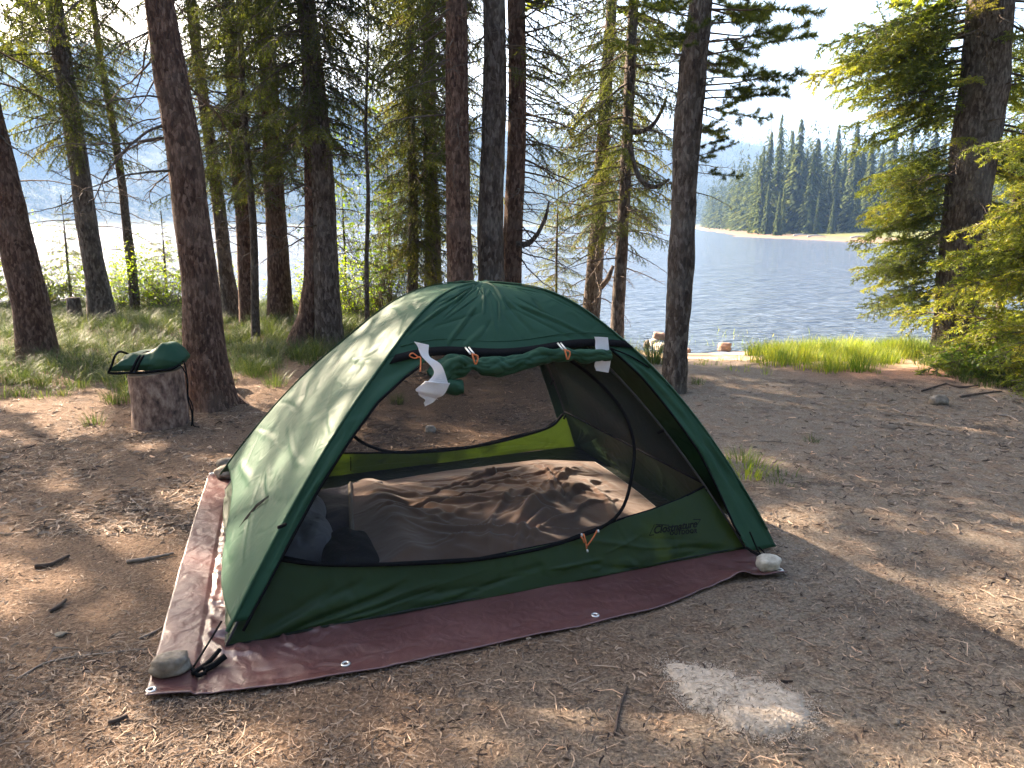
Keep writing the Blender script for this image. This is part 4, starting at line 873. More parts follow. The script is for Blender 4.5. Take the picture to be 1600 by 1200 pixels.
# the big fir on the right and the young fir at the edge
Lf = PI
tree([(1490, 540, 62), (1497, 440, 60), (1507, 360, 64), (1521, 250, 68), (1536, 130, 68), (1548, 0, 66)], 14, 'bark_grey',
     [('fir', .7, 2.9, 38, 1.05, 1.2, .30, .22, PI-.5, .5), ('fir', 3.2, 4.7, 28, 1.5, 1.9, .16, .10, PI-.42, .45), ('fir', 1.2, 4.6, 30, 1.3, 1.5, .2, .1, 0.5, 1.4), ('fir', 2.9, 4.8, 4, .6, .8, .1, .1, -2.0, .6), ('dead', 1.5, 4.6, 26, .8, 1.0, .1, .1, 0, 9), ('coarse', 4.8, 13.5, 60, 2.1, .5, .2, -.2, 0, 9)],
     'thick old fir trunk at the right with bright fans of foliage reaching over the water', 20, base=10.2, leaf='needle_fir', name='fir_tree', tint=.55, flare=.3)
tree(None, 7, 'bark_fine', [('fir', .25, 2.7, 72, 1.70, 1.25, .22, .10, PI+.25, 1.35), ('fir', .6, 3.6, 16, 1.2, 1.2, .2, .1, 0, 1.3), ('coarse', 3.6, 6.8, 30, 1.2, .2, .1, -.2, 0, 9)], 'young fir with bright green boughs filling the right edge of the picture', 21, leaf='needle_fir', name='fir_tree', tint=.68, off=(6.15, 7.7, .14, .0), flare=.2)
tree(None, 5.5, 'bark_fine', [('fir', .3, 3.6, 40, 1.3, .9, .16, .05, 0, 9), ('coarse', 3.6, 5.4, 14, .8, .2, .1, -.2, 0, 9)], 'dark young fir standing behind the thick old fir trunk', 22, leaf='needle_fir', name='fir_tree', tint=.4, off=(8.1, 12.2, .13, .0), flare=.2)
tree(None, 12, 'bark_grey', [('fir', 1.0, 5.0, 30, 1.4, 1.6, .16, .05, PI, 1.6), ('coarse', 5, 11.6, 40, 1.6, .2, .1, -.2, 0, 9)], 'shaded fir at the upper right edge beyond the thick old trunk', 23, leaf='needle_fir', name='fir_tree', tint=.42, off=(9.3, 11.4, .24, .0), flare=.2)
# saplings and drooping boughs low on the left
for i, (px, py, H, n, lb) in enumerate([(22, 470, 2.7, 34, 'small spruce behind the reddish leaning trunk at the left edge'), (112, 470, 1.9, 26, 'short spruce sapling on the bank beside the mossy leaning trunk'), (262, 480, 1.6, 22, 'low spruce sapling on the bank left of the big foreground trunk'), (540, 470, 2.3, 26, 'spruce sapling on the bank right of the stout grey brown trunk'), (610, 470, 2.6, 34, 'spruce sapling behind the tent near the spindly stem'), (868, 490, 2.4, 30, 'thin spruce sapling on the bank behind the middle of the tent')]):
    Y = 13.0 if i != 4 else 12.0; X = atY(px, py, Y)[0]
    tree(None, H, 'bark_fine', [('spruce', .15, H*.97, n*2, .75 if i else 1.0, .12, .15, -.3, 0, 9)], lb, 60+i, off=(X, Y, .05, .02), flare=.1, nseg=8, tint=.62, name='spruce_sapling', group='young conifers on the bank')
# trees just outside the left of the frame whose crowns shade the camp
for i, (x, y, d) in enumerate([(-8.6, 8.2, .3), (-10.2, 10.6, .3), (-7.4, 6.0, .26), (-12.6, 9.0, .34), (-8.2, 3.2, .3), (-12.0, 12.8, .3), (-11.4, 6.2, .3), (-9.6, 4.6, .3), (-9.2, 14.0, .3), (-13.8, 11.0, .3)]):
    tree(None, 11+i % 3*1.5, 'bark_grey', [('coarse', 2.6+i % 3*.7, 10.5+i % 3*1.5, 20, 2.0, .4, .2, -.2, 0, 9)], 'grey spruce trunk beyond the left edge of the picture, number unseen', 80+i, off=(x, y, d, -.3), nseg=12)['label'] = 'shade giving spruce standing outside the left edge of the picture'

for i, (x, y, d) in enumerate([(-5.0, -2.0, .35), (-1.8, -3.4, .35), (2.2, -3.2, .3), (5.2, -1.4, .35), (-7.6, .4, .35), (8.6, 2.0, .35), (.5, -7, .4), (5, -6, .4), (-5, -7, .4), (9.4, -3, .4), (-10, -4, .4), (8.8, 5.2, .3)]):  # unseen spruces round the camera, added to cut the sky light on the camp
    tree(None, 13, 'bark_grey', [('coarse', 1.8, 12.5, 60, 2.6, .6, .2, -.2, 0, 9)], 'spruce added behind the photographer to block sky light', 180+i, off=(x, y, d, 0), nseg=12)['label'] = 'spruce added behind the viewpoint to block sky light, outside the picture'

# ------------------------------------------------------------------ leafy shrubs
def shrub(name, x, y, w, h_, n, mat, seed, leafs=.045, root=None, zoff=0, **k):
    rg = np.random.default_rng(seed); root = empty(name, (x, y, gz(x, y)), **k); S = []; ends = []
    for i in range(max(6, n//60)):
        a = rg.random()*6.28; d = unit(np.array((math.cos(a)*w*.5, math.sin(a)*w*.4, h_*rg.uniform(.5, 1)))); p = np.array((rg.normal()*w*.06, rg.normal()*w*.06, zoff)); l = h_*rg.uniform(.6, 1.05)
        for s in range(6):
            d = unit(d+rg.normal(size=3)*.14); q = p+d*l/6; S.append((p, q, .006*(1-s/7), .006*(1-(s+1)/7))); p = q
            if s > 1: ends.append(p)
            for b in range(2):
                dd = unit(d+rg.normal(size=3)*.7); e = p+dd*l*.16; S.append((p, e, .0025, .001)); ends += [p*.5+e*.5, e]
    ends = np.array(ends); c = ends[rg.integers(len(ends), size=n)]+rg.normal(size=(n, 3))*leafs*.9
    c[:, 2] = np.maximum(c[:, 2], .03)
    d = rg.normal(size=(n, 3)); d[:, 2] = d[:, 2]*.5-.2; d = unit(d); s = unit(np.cross(d, rg.normal(size=(n, 3))*np.array((.5, .5, 1)))); L = leafs*rg.uniform(.6, 1.3, n)[:, None]
    V = np.stack([c, c+d*L*.5+s*L*.28, c+d*L, c+d*L*.5-s*L*.28], 1).reshape(-1, 3)
    npmesh('foliage', V, np.arange(len(V)).reshape(-1, 4), M[mat], root, False, .5+rg.normal(size=n)*.2)
    wood_mesh('stems', np.array([q[0] for q in S]), np.array([q[1] for q in S]), np.array([q[2] for q in S]), np.array([q[3] for q in S]), M['twig'], root); return root
for i, (px, py, w, h_, n, mt, lb) in enumerate([(80, 492, 1.6, .75, 2400, 'leaf', 'sunlit leafy shrub on the bank between the reddish leaning trunk and the mossy one'), (190, 495, 1.0, .8, 1600, 'leaf', 'yellow green shrub on the bank between the mossy trunk and the thin crooked one'), (262, 498, 1.3, .85, 2200, 'leaf', 'bright yellow green shrub on the bank touching the big foreground trunk'),
        (10, 480, 1.2, 1.5, 2200, 'leaf', 'tall green shrub at the far left edge behind the reddish trunk'), (345, 500, .8, .6, 1200, 'leaf', 'low shrub on the bank just right of the big foreground trunk'), (560, 510, 1.2, .9, 1800, 'leaf', 'leafy shrub behind the left shoulder of the tent'), (470, 500, .8, .55, 1000, 'leaf', 'low bright shrub on the bank between two reddish trunks')]):
    x, y = gnd(px, py); shrub('shrub', x, min(y, 13.3), w*1.2, h_*1.5, int(n*1.6), mt, 300+i, label=lb, cat='shrub', group='leafy shrubs on the bank')
q = atY(600, 460, 11.6); r_ = shrub('deciduous_tree', q[0], 11.6, 2.0, 3.6, 2200, 'leaf_dark', 330, .07, label='slight broadleaf tree with bright leaves behind the left part of the tent', cat='tree')
x, y = gnd(1515, 585); shrub('shrub', x, y, .8, .42, 1400, 'leaf_dark', 340, .05, label='low green bush at the edge of the dirt below the thick old fir', cat='shrub')
x, y = gnd(1570, 560); shrub('shrub', x, y, 1.0, .55, 1400, 'leaf', 341, .05, label='leafy bush under the young fir at the right edge', cat='shrub')

# ------------------------------------------------------------------ grass
def blades(P, L, lean, wd, rg, az=None, nseg=4, curl=1.0):
    n = len(P); az = rg.random(n)*6.283 if az is None else az; V = np.zeros((n, nseg+1, 2, 3)); p = P.copy(); h = np.stack([np.cos(az), np.sin(az), 0*az], 1); s = np.stack([-np.sin(az), np.cos(az), 0*az], 1)
    for k in range(nseg+1):
        w = wd*(1-k/nseg)**.6*(1 if k < nseg else .15); V[:, k, 0] = p-s*w[:, None]/2; V[:, k, 1] = p+s*w[:, None]/2
        th = lean+curl*1.5*(k/nseg)**1.3; p = p+(h*np.sin(th)[:, None]+np.array((0, 0, 1))*np.cos(th)[:, None])*(L/nseg)[:, None]
    f = np.array([(2*k, 2*k+1, 2*k+3, 2*k+2) for k in range(nseg)]); Fc = (np.arange(n)[:, None, None]*(2*nseg+2)+f[None]).reshape(-1, 4)
    return V.reshape(-1, 3), Fc, nseg
def tufts(X, Y, per, L0, spread, rg, wd=(.003, .006), curl=.9):
    n = len(X)*per; i = np.repeat(np.arange(len(X)), per); a = rg.random(n)*6.283; r = rg.random(n)**.7*spread
    x = X[i]+np.cos(a)*r; y = Y[i]+np.sin(a)*r; sc = (.4+.7*rg.random(len(X))+.35*vn(X*1.7, Y*1.7))[i]; sc = np.clip(sc, .25, 1.5)
    P = np.stack([x, y, height(x, y)-.005], 1); L = L0*sc*rg.uniform(.5, 1.15, n); lean = rg.uniform(.02, .45, n)
    tint = (.45+.2*rg.normal(size=len(X)))[i]+rg.normal(size=n)*.16; tint = np.where(rg.random(n) < .07, .95, tint)
    V, Fc, k = blades(P, L, lean, rg.uniform(*wd, n), rg, a+rg.normal(size=n)*.6, 4, curl*rg.uniform(.5, 1.2)); return V, Fc, np.repeat(tint, k)
rg = np.random.default_rng(5)
def scatter(n, x0, x1, y0, y1, ok):
    X = rg.uniform(x0, x1, n); Y = rg.uniform(y0, y1, n); k = ok(X, Y); return X[k], Y[k]
fl_ = lambda x: np.interp(x, [-11, -6, -5.2, -4.3, -3.3, -2.9, -2.3, -1.9, -1.5], [6.4, 6.9, 6.75, 6.5, 6.55, 7.1, 8.0, 10.5, 12.6])
X, Y = scatter(4200, -11, -1.3, 6, 14.6, lambda x, y: (y > fl_(x)+.35*vn(x*2.3, y*2.3)) & (rg.random(len(x)) < .35+.65*ss(0, 1.2, y-fl_(x))))
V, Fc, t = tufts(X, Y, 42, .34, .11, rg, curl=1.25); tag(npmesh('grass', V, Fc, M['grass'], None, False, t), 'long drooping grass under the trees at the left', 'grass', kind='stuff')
X, Y = scatter(2600, 2.2, 9.5, 7.4, 12.4, lambda x, y: (y > np.interp(x, [2.2, 2.9, 3.4, 4.2, 4.8, 5.6, 9], [9.6, 8.5, 8.0, 8.3, 9.0, 8.9, 8.2])+.25*vn(x*2, y*2)) & (x/y > .335+.03*vn(x*1.5, y*1.5)) & (rg.random(len(x)) < .25+.75*ss(-.35, .25, vn(x*1.6, y*1.6))))
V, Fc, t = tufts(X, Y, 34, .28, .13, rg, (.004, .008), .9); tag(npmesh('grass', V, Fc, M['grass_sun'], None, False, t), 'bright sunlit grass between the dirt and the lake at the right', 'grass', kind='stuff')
X, Y = scatter(120, 1.6, 4.6, 7.8, 9.4, lambda x, y: rg.random(len(x)) < .4); V, Fc, t = tufts(X, Y, 14, .12, .08, rg, (.003, .006), .5); tag(npmesh('grass', V, Fc, M['grass_sun'], None, False, t), 'sparse grass at the top of the beach', 'grass', kind='stuff')
X, Y = scatter(900, 4.6, 8.0, 6.9, 9.2, lambda x, y: (x > 5.0+(9-y)*-.25+.2*vn(x*2, y*2)) & (y > 7.0+.2*vn(x*3, 0*x))); V, Fc, t = tufts(X, Y, 26, .16, .10, rg, (.003, .006), .9); tag(npmesh('grass', V, Fc, M['grass'], None, False, t), 'low green and straw grass under the young fir at the right', 'grass', kind='stuff')
X, Y = scatter(700, -3, 2.0, 9.4, 13.5, lambda x, y: y > 10+1.5*vn(x, y)); V, Fc, t = tufts(X, Y, 22, .24, .10, rg); tag(npmesh('grass', V, Fc, M['grass'], None, False, t), 'sparse grass on the bank behind the tent', 'grass', kind='stuff')
# reeds standing in the shallow water
X, Y = scatter(420, 1.8, 6.5, 12.6, 14.6, lambda x, y: rg.random(len(x)) < ss(15, 12.8, y)*(.2+.8*(vn(x*1.2, y*1.2) > .1)))
P = np.stack([X, Y, 0*X-.52], 1); V, Fc, k = blades(P, rg.uniform(.06, .22, len(X)), rg.uniform(0, .3, len(X)), rg.uniform(.006, .011, len(X)), rg); tag(npmesh('reeds', V, Fc, M['grass_sun'], None, False, np.repeat(rg.random(len(X)), k)), 'thin yellow reeds in the shallow water off the beach', 'reeds', kind='stuff')
for i, (px, py, n, L, r, mt, lb) in enumerate([(1165, 738, 190, .14, .20, 'grass_sun', 'small sunlit grass patch in the dirt right of the tent'), (1160, 716, 90, .10, .11, 'grass', 'faint green tuft just behind the sunlit grass patch right of the tent'), (1218, 752, 70, .08, .16, 'grass', 'sparse tuft at the right end of the sunlit grass patch'), (1268, 690, 40, .07, .06, 'grass', 'tiny grass tuft alone on the grey dirt'), (1022, 565, 260, .42, .16, 'grass', 'long grass clump beside the right shoulder of the tent'),
        (430, 605, 130, .24, .13, 'grass', 'grass tuft at the foot of the path right of the big trunk'), (398, 588, 130, .26, .14, 'grass', 'grass tuft growing behind the flared roots of the big trunk'), (622, 630, 70, .14, .08, 'grass', 'grass tuft on the ground seen through the tent mesh'), (148, 665, 70, .15, .10, 'grass', 'small tuft on the needle litter left of the log stool'), (178, 632, 110, .20, .12, 'grass', 'green tuft directly left of the log stool'), (30, 598, 170, .34, .12, 'grass', 'tall tuft at the left edge before the leaning trunk'), (1090, 600, 60, .10, .10, 'grass', 'short tuft beside the foot of the grey trunk right of the tent')]):
    x, y = gnd(px, py); a = rg.random(n)*6.283; r_ = rg.random(n)**.6*r; P = np.stack([x+np.cos(a)*r_, y+np.sin(a)*r_, 0*a], 1); P[:, 2] = height(P[:, 0], P[:, 1])
    V, Fc, k = blades(P-np.array((x, y, 0)), L*rg.uniform(.4, 1.1, n), rg.uniform(.05, .6, n), rg.uniform(.003, .006, n), rg, a, 4, .8)
    o = npmesh('grass_tuft', V, Fc, M[mt], None, False, np.repeat(.5+rg.normal(size=n)*.2, k)); o.location = (x, y, 0); tag(o, lb, 'grass tuft')

# ------------------------------------------------------------------ ground litter, sticks, ash
def litter(n, ymax, l0, l1, w0, w1, name, lb, mat, tmean, ymin=1.7):
    u = rg.random(n); Y = ymin*(ymax/ymin)**u; X = (rg.random(n)*2-1)*(.74*Y+.3)
    inside = np.zeros(n, bool); poly = [front[0], front[165], front[255], front[-1], back_r, back_l]; j = len(poly)-1
    for i in range(len(poly)):
        a, b = poly[i], poly[j]; c = ((a[1] > Y) != (b[1] > Y)) & (X < (b[0]-a[0])*(Y-a[1])/(b[1]-a[1]+1e-9)+a[0]); inside ^= c; j = i
    dens = .35+.65*ss(-.25, .25, fbm(X*1.3, Y*1.3, 2, 3))
    dens *= np.where(X > .9, .55, 1.0)
    k = ~inside & (Y < bank(X)-.2) & (rg.random(n) < dens); X, Y = X[k], Y[k]; n = len(X)
    L = rg.uniform(l0, l1, n); w = rg.uniform(w0, w1, n); a = rg.random(n)*3.14159; t = np.stack([np.cos(a), np.sin(a), rg.normal(size=n)*.12], 1); s = np.stack([-np.sin(a), np.cos(a), rg.normal(size=n)*.5], 1)
    c = np.stack([X, Y, height(X, Y)+.002+rg.random(n)*.006], 1); bend = rg.normal(size=n)*.16*L; V = np.zeros((n, 3, 2, 3))
    for q, f in enumerate((-.5, 0, .5)):
        m_ = c+t*(L*f)[:, None]+s*(bend*(1 if q == 1 else 0))[:, None]; ww = w*(1 if q == 1 else .55); V[:, q, 0] = m_-s*ww[:, None]/2; V[:, q, 1] = m_+s*ww[:, None]/2
    F_ = (np.arange(n)[:, None, None]*6+np.array([(0, 1, 3, 2), (2, 3, 5, 4)])[None]).reshape(-1, 4)
    tn = np.clip(tmean+rg.normal(size=n)*.27, 0, .92); tag(npmesh(name, V.reshape(-1, 3), F_, mat, None, False, np.repeat(tn, 2)), lb, 'litter', kind='stuff')
litter(150000, 8.5, .008, .028, .0010, .0022, 'needle_litter', 'fallen needles covering the ground', M['litter'], .42)
litter(34000, 9.5, .03, .075, .005, .011, 'bark_litter', 'larger bark chips on the farther ground', M['litter'], .36, 3.6)
litter(30000, 6.0, .012, .045, .0025, .007, 'bark_litter', 'bark chips and leaf bits on the ground', M['litter'], .25)
litter(5000, 9.0, .04, .14, .002, .0045, 'twig_litter', 'small twigs scattered on the ground', M['litter'], .5)
def stick(pts, w, lb, mat='stick', name='stick'):
    P = []
    for (px, py) in pts: x, y = gnd(px, py); P.append((x, y, gz(x, y)+w*.45))
    P = np.array(P); o = tube_obj(name, P-P[0], (w*.5, w*.42, w*.3), M[mat], None, 8, 18, lump=.15, lf=30); o.location = P[0]; tag(o, lb, 'stick')
stick([(198, 880), (235, 874), (272, 866)], .022, 'thick weathered stick on the ground left of the tarp')
stick([(28, 1065), (70, 1040), (120, 1028), (170, 1022), (232, 1014)], .008, 'long thin curved twig left of the front tarp corner')
stick([(205, 778), (220, 792), (232, 804)], .010, 'pale curved twig on the litter below the log stool')
stick([(218, 1000), (240, 990), (258, 980)], .012, 'short straight twig beside the left tarp edge')
stick([(55, 888), (80, 884), (108, 870)], .026, 'dark rotten wood piece at the left', 'stick_dark')
stick([(80, 958), (95, 948), (104, 940)], .02, 'dark bark piece on the left ground', 'stick_dark')
stick([(1395, 640), (1420, 649), (1440, 651)], .014, 'pale bent twig on the grey dirt left of the grey rock')
stick([(1560, 648), (1578, 650), (1592, 658)], .016, 'pale bent twig at the right edge of the dirt')
stick([(1538, 618), (1550, 622), (1560, 628)], .02, 'pale branch piece behind the grey rock')
stick([(1560, 905), (1568, 908), (1572, 900), (1590, 910)], .012, 'crooked twig on the dirt at the right edge', 'stick_dark')
stick([(1562, 935), (1580, 938), (1600, 946)], .010, 'thin curved twig below the crooked one at the right edge')
stick([(960, 1150), (968, 1110), (980, 1075)], .012, 'dark straight twig before the pale ash patch', 'stick_dark')
stick([(1170, 688), (1200, 690), (1232, 692)], .008, 'thin twig lying flat on the dirt right of the tent')
stick([(170, 1134), (185, 1130), (200, 1124)], .022, 'dark bark stub below the front tarp corner', 'stick_dark')
stick([(1270, 968), (1280, 966), (1292, 972)], .006, 'fine twig at the far side of the ash patch')
for i, (px, py, s, lb) in enumerate([(95, 995, .028, 'grey leaf shaped chip left of the tarp'), (1400, 1130, .02, 'small pale pebble at the lower right'), (655, 1010, .015, 'tiny pebble before the tarp')]):
    x, y, z = gpt(px, py); stone('pebble', x, y, z, (s*1.6, s, s*.5), 90+i, M['stone'], i, label=lb, cat='pebble')
# dark debris heap beside the grey rock
for i, (pts, w) in enumerate([([(1478, 600), (1500, 606), (1530, 604)], .028), ([(1440, 612), (1462, 606), (1480, 600)], .02), ([(1500, 622), (1530, 616), (1565, 612)], .022)]):
    stick(pts, w, ['dark rotten log bit nearest the low green bush', 'dark rotten stick left of the debris by the grey rock', 'dark rotten branch behind the grey rock at the right'][i], 'stick_dark', 'driftwood')
# pale ash patch
ax_ = [gnd(*p) for p in ((1046, 1040), (1095, 1044), (1150, 1062), (1205, 1072), (1250, 1090), (1266, 1118), (1262, 1142), (1215, 1152), (1150, 1136), (1110, 1115), (1070, 1092), (1052, 1066))]
cen = np.mean(ax_, 0); pol = np.array(ax_)-cen; an = np.arctan2(pol[:, 1], pol[:, 0]); rd_ = np.hypot(pol[:, 0], pol[:, 1]); od = np.argsort(an); an, rd_ = an[od], rd_[od]
na, nr_ = 150, 40; A = np.linspace(-PI, PI, na, endpoint=False); rb = np.interp(A, np.concatenate([an-2*PI, an, an+2*PI]), np.tile(rd_, 3)); rb = rb*(1+.09*fbm(np.cos(A)*5, np.sin(A)*5, 0, 4)+.05*vn(np.cos(A)*22, np.sin(A)*22, 4))
T_ = np.linspace(0.02, 1, nr_)[:, None]; x = cen[0]+T_*rb*np.cos(A); y = cen[1]+T_*rb*np.sin(A); z = height(x, y)+.010+.010*(1-T_**6)*(.6+.4*fbm(x*14, y*14, 0, 3))-.016*T_**20
V = np.stack([x, y, z], -1).reshape(-1, 3); Fc = [tuple(q) for q in grid_faces(na, nr_, True)]+[tuple(range(na))[::-1]]
tag(npmesh('ash_patch', V, Fc, M['ash'], None, True), 'pale patch of spilled ash on the ground before the tent', 'ash', kind='stuff')
n = 5000; a = rg.random(n)*2*PI; r_ = np.interp(a-PI, A, rb)*(.96+.10*np.abs(rg.normal(size=n))*rg.choice((1, 1, 2), n)); x = cen[0]+r_*np.cos(a-PI); y = cen[1]+r_*np.sin(a-PI); s = rg.uniform(.001, .0028, n); z = height(x, y)+.002
b = np.array([(-1, -1, 0), (1, -1, 0), (0, 1, 0), (0, 0, 1)]); V = (np.stack([x, y, z], 1)[:, None]+b[None]*s[:, None, None]).reshape(-1, 3); F_ = (np.arange(n)[:, None, None]*4+np.array([(0, 1, 3), (1, 2, 3), (2, 0, 3)])[None]).reshape(-1, 3)
tag(npmesh('ash_crumbs', V, F_, M['ash'], None, False), 'loose crumbs of ash round the pale patch', 'ash', kind='stuff')
n = 500; a = rg.random(n)*2*PI; f_ = rg.random(n)**.5*1.02; r_ = np.interp(a-PI, A, rb)*f_; x = cen[0]+r_*np.cos(a-PI); y = cen[1]+r_*np.sin(a-PI); z = height(x, y)+.010+.010*(1-f_**6)*(.6+.4*fbm(x*14, y*14, 0, 3))+.003
th = rg.random(n)*PI; l = rg.uniform(.006, .022, n)[:, None]; t = np.stack([np.cos(th), np.sin(th), 0*th], 1); s = np.stack([-np.sin(th), np.cos(th), .4+0*th], 1)*.0009; c = np.stack([x, y, z], 1)
V = np.stack([c-t*l/2-s, c-t*l/2+s, c+t*l/2+s, c+t*l/2-s], 1).reshape(-1, 3); tag(npmesh('needle_litter', V, np.arange(len(V)).reshape(-1, 4), M['litter'], None, False, np.clip(.3+rg.normal(size=n)*.25, 0, .9)), 'fallen needles strewn over the pale ash', 'litter', kind='stuff')

# ------------------------------------------------------------------ far shore
def conifer_arrays(seed, n=520, width=.16, thin=.0):
    """unit height conifer of drooping ragged blades"""
    rg = np.random.default_rng(seed); z = .06+.93*rg.random(n)**1.15; a = rg.random(n)*6.283
    lobes = 1+.35*vn(np.cos(a)*1.5+seed, np.sin(a)*1.5, z*9)
    r = width*(1-z)**.85*lobes*rg.uniform(.6, 1.1, n)+.008
    d = np.stack([np.cos(a), np.sin(a), -.25-.25*rg.random(n)], 1); s = np.stack([-np.sin(a), np.cos(a), 0*a], 1)
    b = np.stack([0*a, 0*a, z], 1)+d*(r*.12)[:, None]; e = b+d*r[:, None]; w = (r*.26+.006)[:, None]
    V = np.stack([b-s*w*.5, b+s*w*.5+np.array((0, 0, .01)), e+s*w*.5, e+d*.01-np.array((0, 0, .012)), e-s*w*.5], 1)
    F_ = (np.arange(n)[:, None, None]*5+np.array([[0, 1, 2, 3, 4]])[None]).reshape(-1, 5)
    return V.reshape(-1, 3), F_, .45+rg.normal(size=n)*.2
def stem_arrays(top=1.0, r=.011):
    a = np.linspace(0, 6.283, 6, endpoint=False); V = np.vstack([np.stack([r*q*np.cos(a), r*q*np.sin(a), 0*a+h_], 1) for q, h_ in ((1.2, -.03), (.8, .5*top), (.1, top))]); return V, grid_faces(6, 3, True)
FC = []
for i, (n, w) in enumerate([(760, .095), (700, .125), (620, .075), (760, .14), (520, .06)]):
    V, F_, t = conifer_arrays(500+i, n, w); FC.append((npmesh('crown', V, F_, M['needle_far'], None, False, t, mesh_only=True), i))
Vs, Fs = stem_arrays(); ST = npmesh('trunk', Vs, Fs, M['bark_grey'], mesh_only=True)
Vs, Fs = stem_arrays(1.0, .013); SN = npmesh('snag', Vs, Fs, M['snag'], mesh_only=True)
def far_tree(x, y, h_, k, rz, label, group):
    z = float(height(np.array([x]), np.array([y]), False)[0]); r = empty('conifer', (x, y, z-.2), rz, label=label, cat='tree', group=group); r.scale = (h_, h_, h_)
    for nm, me in (('crown', FC[k][0]), ('trunk', ST)):
        o = bpy.data.objects.new(nm, me); C.objects.link(o); o.parent = r
rg = np.random.default_rng(77); cnt = 0
# front row on the right peninsula: (px at foot, foot py, top py)
def shore_x(y): return float(np.interp(y, [p[0] for p in FARX], [p[1] for p in FARX]))
row = [(1182, 248), (1196, 215), (1210, 192), (1228, 214), (1240, 198), (1252, 240), (1268, 225), (1284, 262), (1298, 205), (1312, 238), (1326, 200), (1340, 232), (1352, 214), (1368, 244), (1384, 206), (1398, 235), (1412, 214), (1428, 240), (1446, 196), (1462, 225), (1480, 236), (1190, 300), (1222, 290), (1276, 300), (1300, 310), (1336, 290), (1362, 312), (1392, 300), (1420, 305), (1450, 300)]
row += [(1186+i*9.3+(i*37 % 7), 236+(i*53 % 60)) for i in range(30)]
for i, (px, ty) in enumerate(row):
    y = rg.uniform(128, 150) if i < 21 or i >= 30 else rg.uniform(118, 128); x = (px-800)/FPX*(y*math.cos(TH)); y2 = y
    if x < shore_x(y)+3: x = shore_x(y)+3+rg.random()*2
    zt = HC+(349-ty)/FPX*y*1.02; z = float(height(np.array([x]), np.array([y2]), False)[0]); h_ = zt-z
    cnt += 1; far_tree(x, y2, h_, [0, 2, 4, 0, 1, 2, 3][i % 7], rg.random()*6, 'tall dark conifer in the row along the far right shore', 'conifers along the far right shore')
for i, (px, ty) in enumerate([(1204, 188), (1265, 230), (1320, 198), (1262, 222), (1405, 222)]):
    y = 140; x = (px-800)/FPX*y*.977; z = float(height(np.array([x]), np.array([y]), False)[0]); o = bpy.data.objects.new('snag', SN); C.objects.link(o); h_ = HC+(349-ty)/FPX*y-z
    o.location = (x, y, z); o.scale = (h_, h_, h_); o.rotation_euler = (0, .03*(i-2), 0); tag(o, 'bare grey dead trunk standing among the far shore conifers', 'tree', 'bare trunks on the far right shore')
def forest(name, pts, hs, mat, label, seed, nb=26, w=.17):
    """far wood that reads as one mass: every tree a ragged cone of blades"""
    n = len(pts); rg = np.random.default_rng(seed); VV_ = []; TT = []
    base = [conifer_arrays(seed+k, nb, w) for k in range(6)]; V = []; Fn = []; off = 0
    which = rg.integers(6, size=n); th = rg.random(n)*6.28
    for k in range(6):
        j = np.where(which == k)[0]; B, F_, t = base[k]; c, s = np.cos(th[j]), np.sin(th[j])
        x = B[None, :, 0]*c[:, None]-B[None, :, 1]*s[:, None]; y = B[None, :, 0]*s[:, None]+B[None, :, 1]*c[:, None]
        v = np.stack([x, y, np.broadcast_to(B[None, :, 2], x.shape)], -1)*hs[j][:, None, None]+pts[j][:, None]
        V.append(v.reshape(-1, 3)); Fn.append((F_[None]+off+np.arange(len(j))[:, None, None]*len(B)).reshape(-1, 5)); off += len(j)*len(B); TT.append(np.tile(t, len(j)))
    tag(npmesh(name, np.concatenate(V), np.concatenate(Fn), mat, None, False, np.concatenate(TT)), label, 'forest', kind='stuff')
n = 2400; y = rg.uniform(140, 420, n); x = np.array([shore_x(v) for v in y])+6+rg.random(n)**1.2*(40+y*.55); k = ~((y < 150) & (x < 40)); x, y = x[k], y[k]
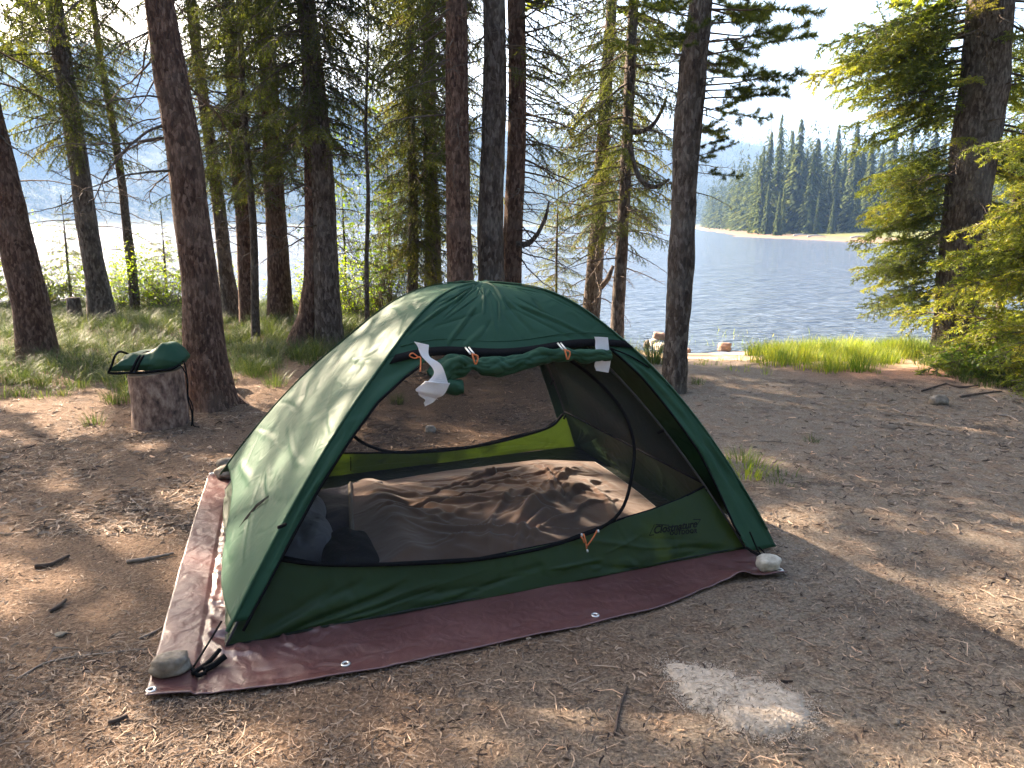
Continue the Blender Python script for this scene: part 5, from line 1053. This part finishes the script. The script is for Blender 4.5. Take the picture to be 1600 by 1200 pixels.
forest('far_forest', np.stack([x, y, height(x, y, False)-.3], 1), rg.uniform(11, 22, len(x)), M['needle_far'], 'dense conifer wood behind the far right shore', 900, 70, .11)
n = 12000; y = 572+rg.random(n)**1.3*620; x = rg.uniform(-900, 520, n); x = x*(y/800); k = (y-560-.12*x) > 18; x, y = x[k], y[k]
forest('far_forest', np.stack([x, y, height(x, y, False)-.5], 1), rg.uniform(14, 25, len(x)), M['needle_far'], 'hazy blue wooded hillside across the lake', 950, 20, .14)
# driftwood and shrubs on the far beach
for i, px in enumerate((1240, 1262, 1330)):
    y = 112-i*8; x = max((px-800)/FPX*y*.98, shore_x(y)+.5); o = tube_obj('driftwood', [(0, 0, .1), (1.2, .3, .3), (2.6, .2, .15)], (.13, .1, .05), M['snag'], None, 6, 10); o.location = (x, y, float(height(np.array([x]), np.array([y]), False)[0])); tag(o, ['pale driftwood log at the left of the far beach', 'grey driftwood log in the middle of the far beach', 'driftwood log at the right of the far beach'][i], 'driftwood')

# ------------------------------------------------------------------ smoke haze over the lake
hx0, hx1, hy0, hy1, hz0, hz1 = -1700, 1500, -60, 2100, -4.5, 262
V = [(x, y, z) for z in (hz0, hz1) for y in (hy0, hy1) for x in (hx0, hx1)]
hz = npmesh('haze', V, [(0, 2, 3, 1), (4, 5, 7, 6), (0, 1, 5, 4), (1, 3, 7, 5), (3, 2, 6, 7), (2, 0, 4, 6)], M['black'])
hm = bpy.data.materials.new('haze'); hm.use_nodes = True; hm.node_tree.nodes.clear(); ou = hm.node_tree.nodes.new('ShaderNodeOutputMaterial'); vo = hm.node_tree.nodes.new('ShaderNodeVolumePrincipled')
vo.inputs['Color'].default_value = (.32, .55, 1, 1); vo.inputs['Density'].default_value = .0004; vo.inputs['Anisotropy'].default_value = .1
hm.node_tree.links.new(vo.outputs[0], ou.inputs['Volume']); hz.data.materials.clear(); hz.data.materials.append(hm); tag(hz, 'thin smoke haze filling the air over the lake', 'haze', kind='stuff')
print('needle tris', TOT[0], 'objects', len(C.objects))
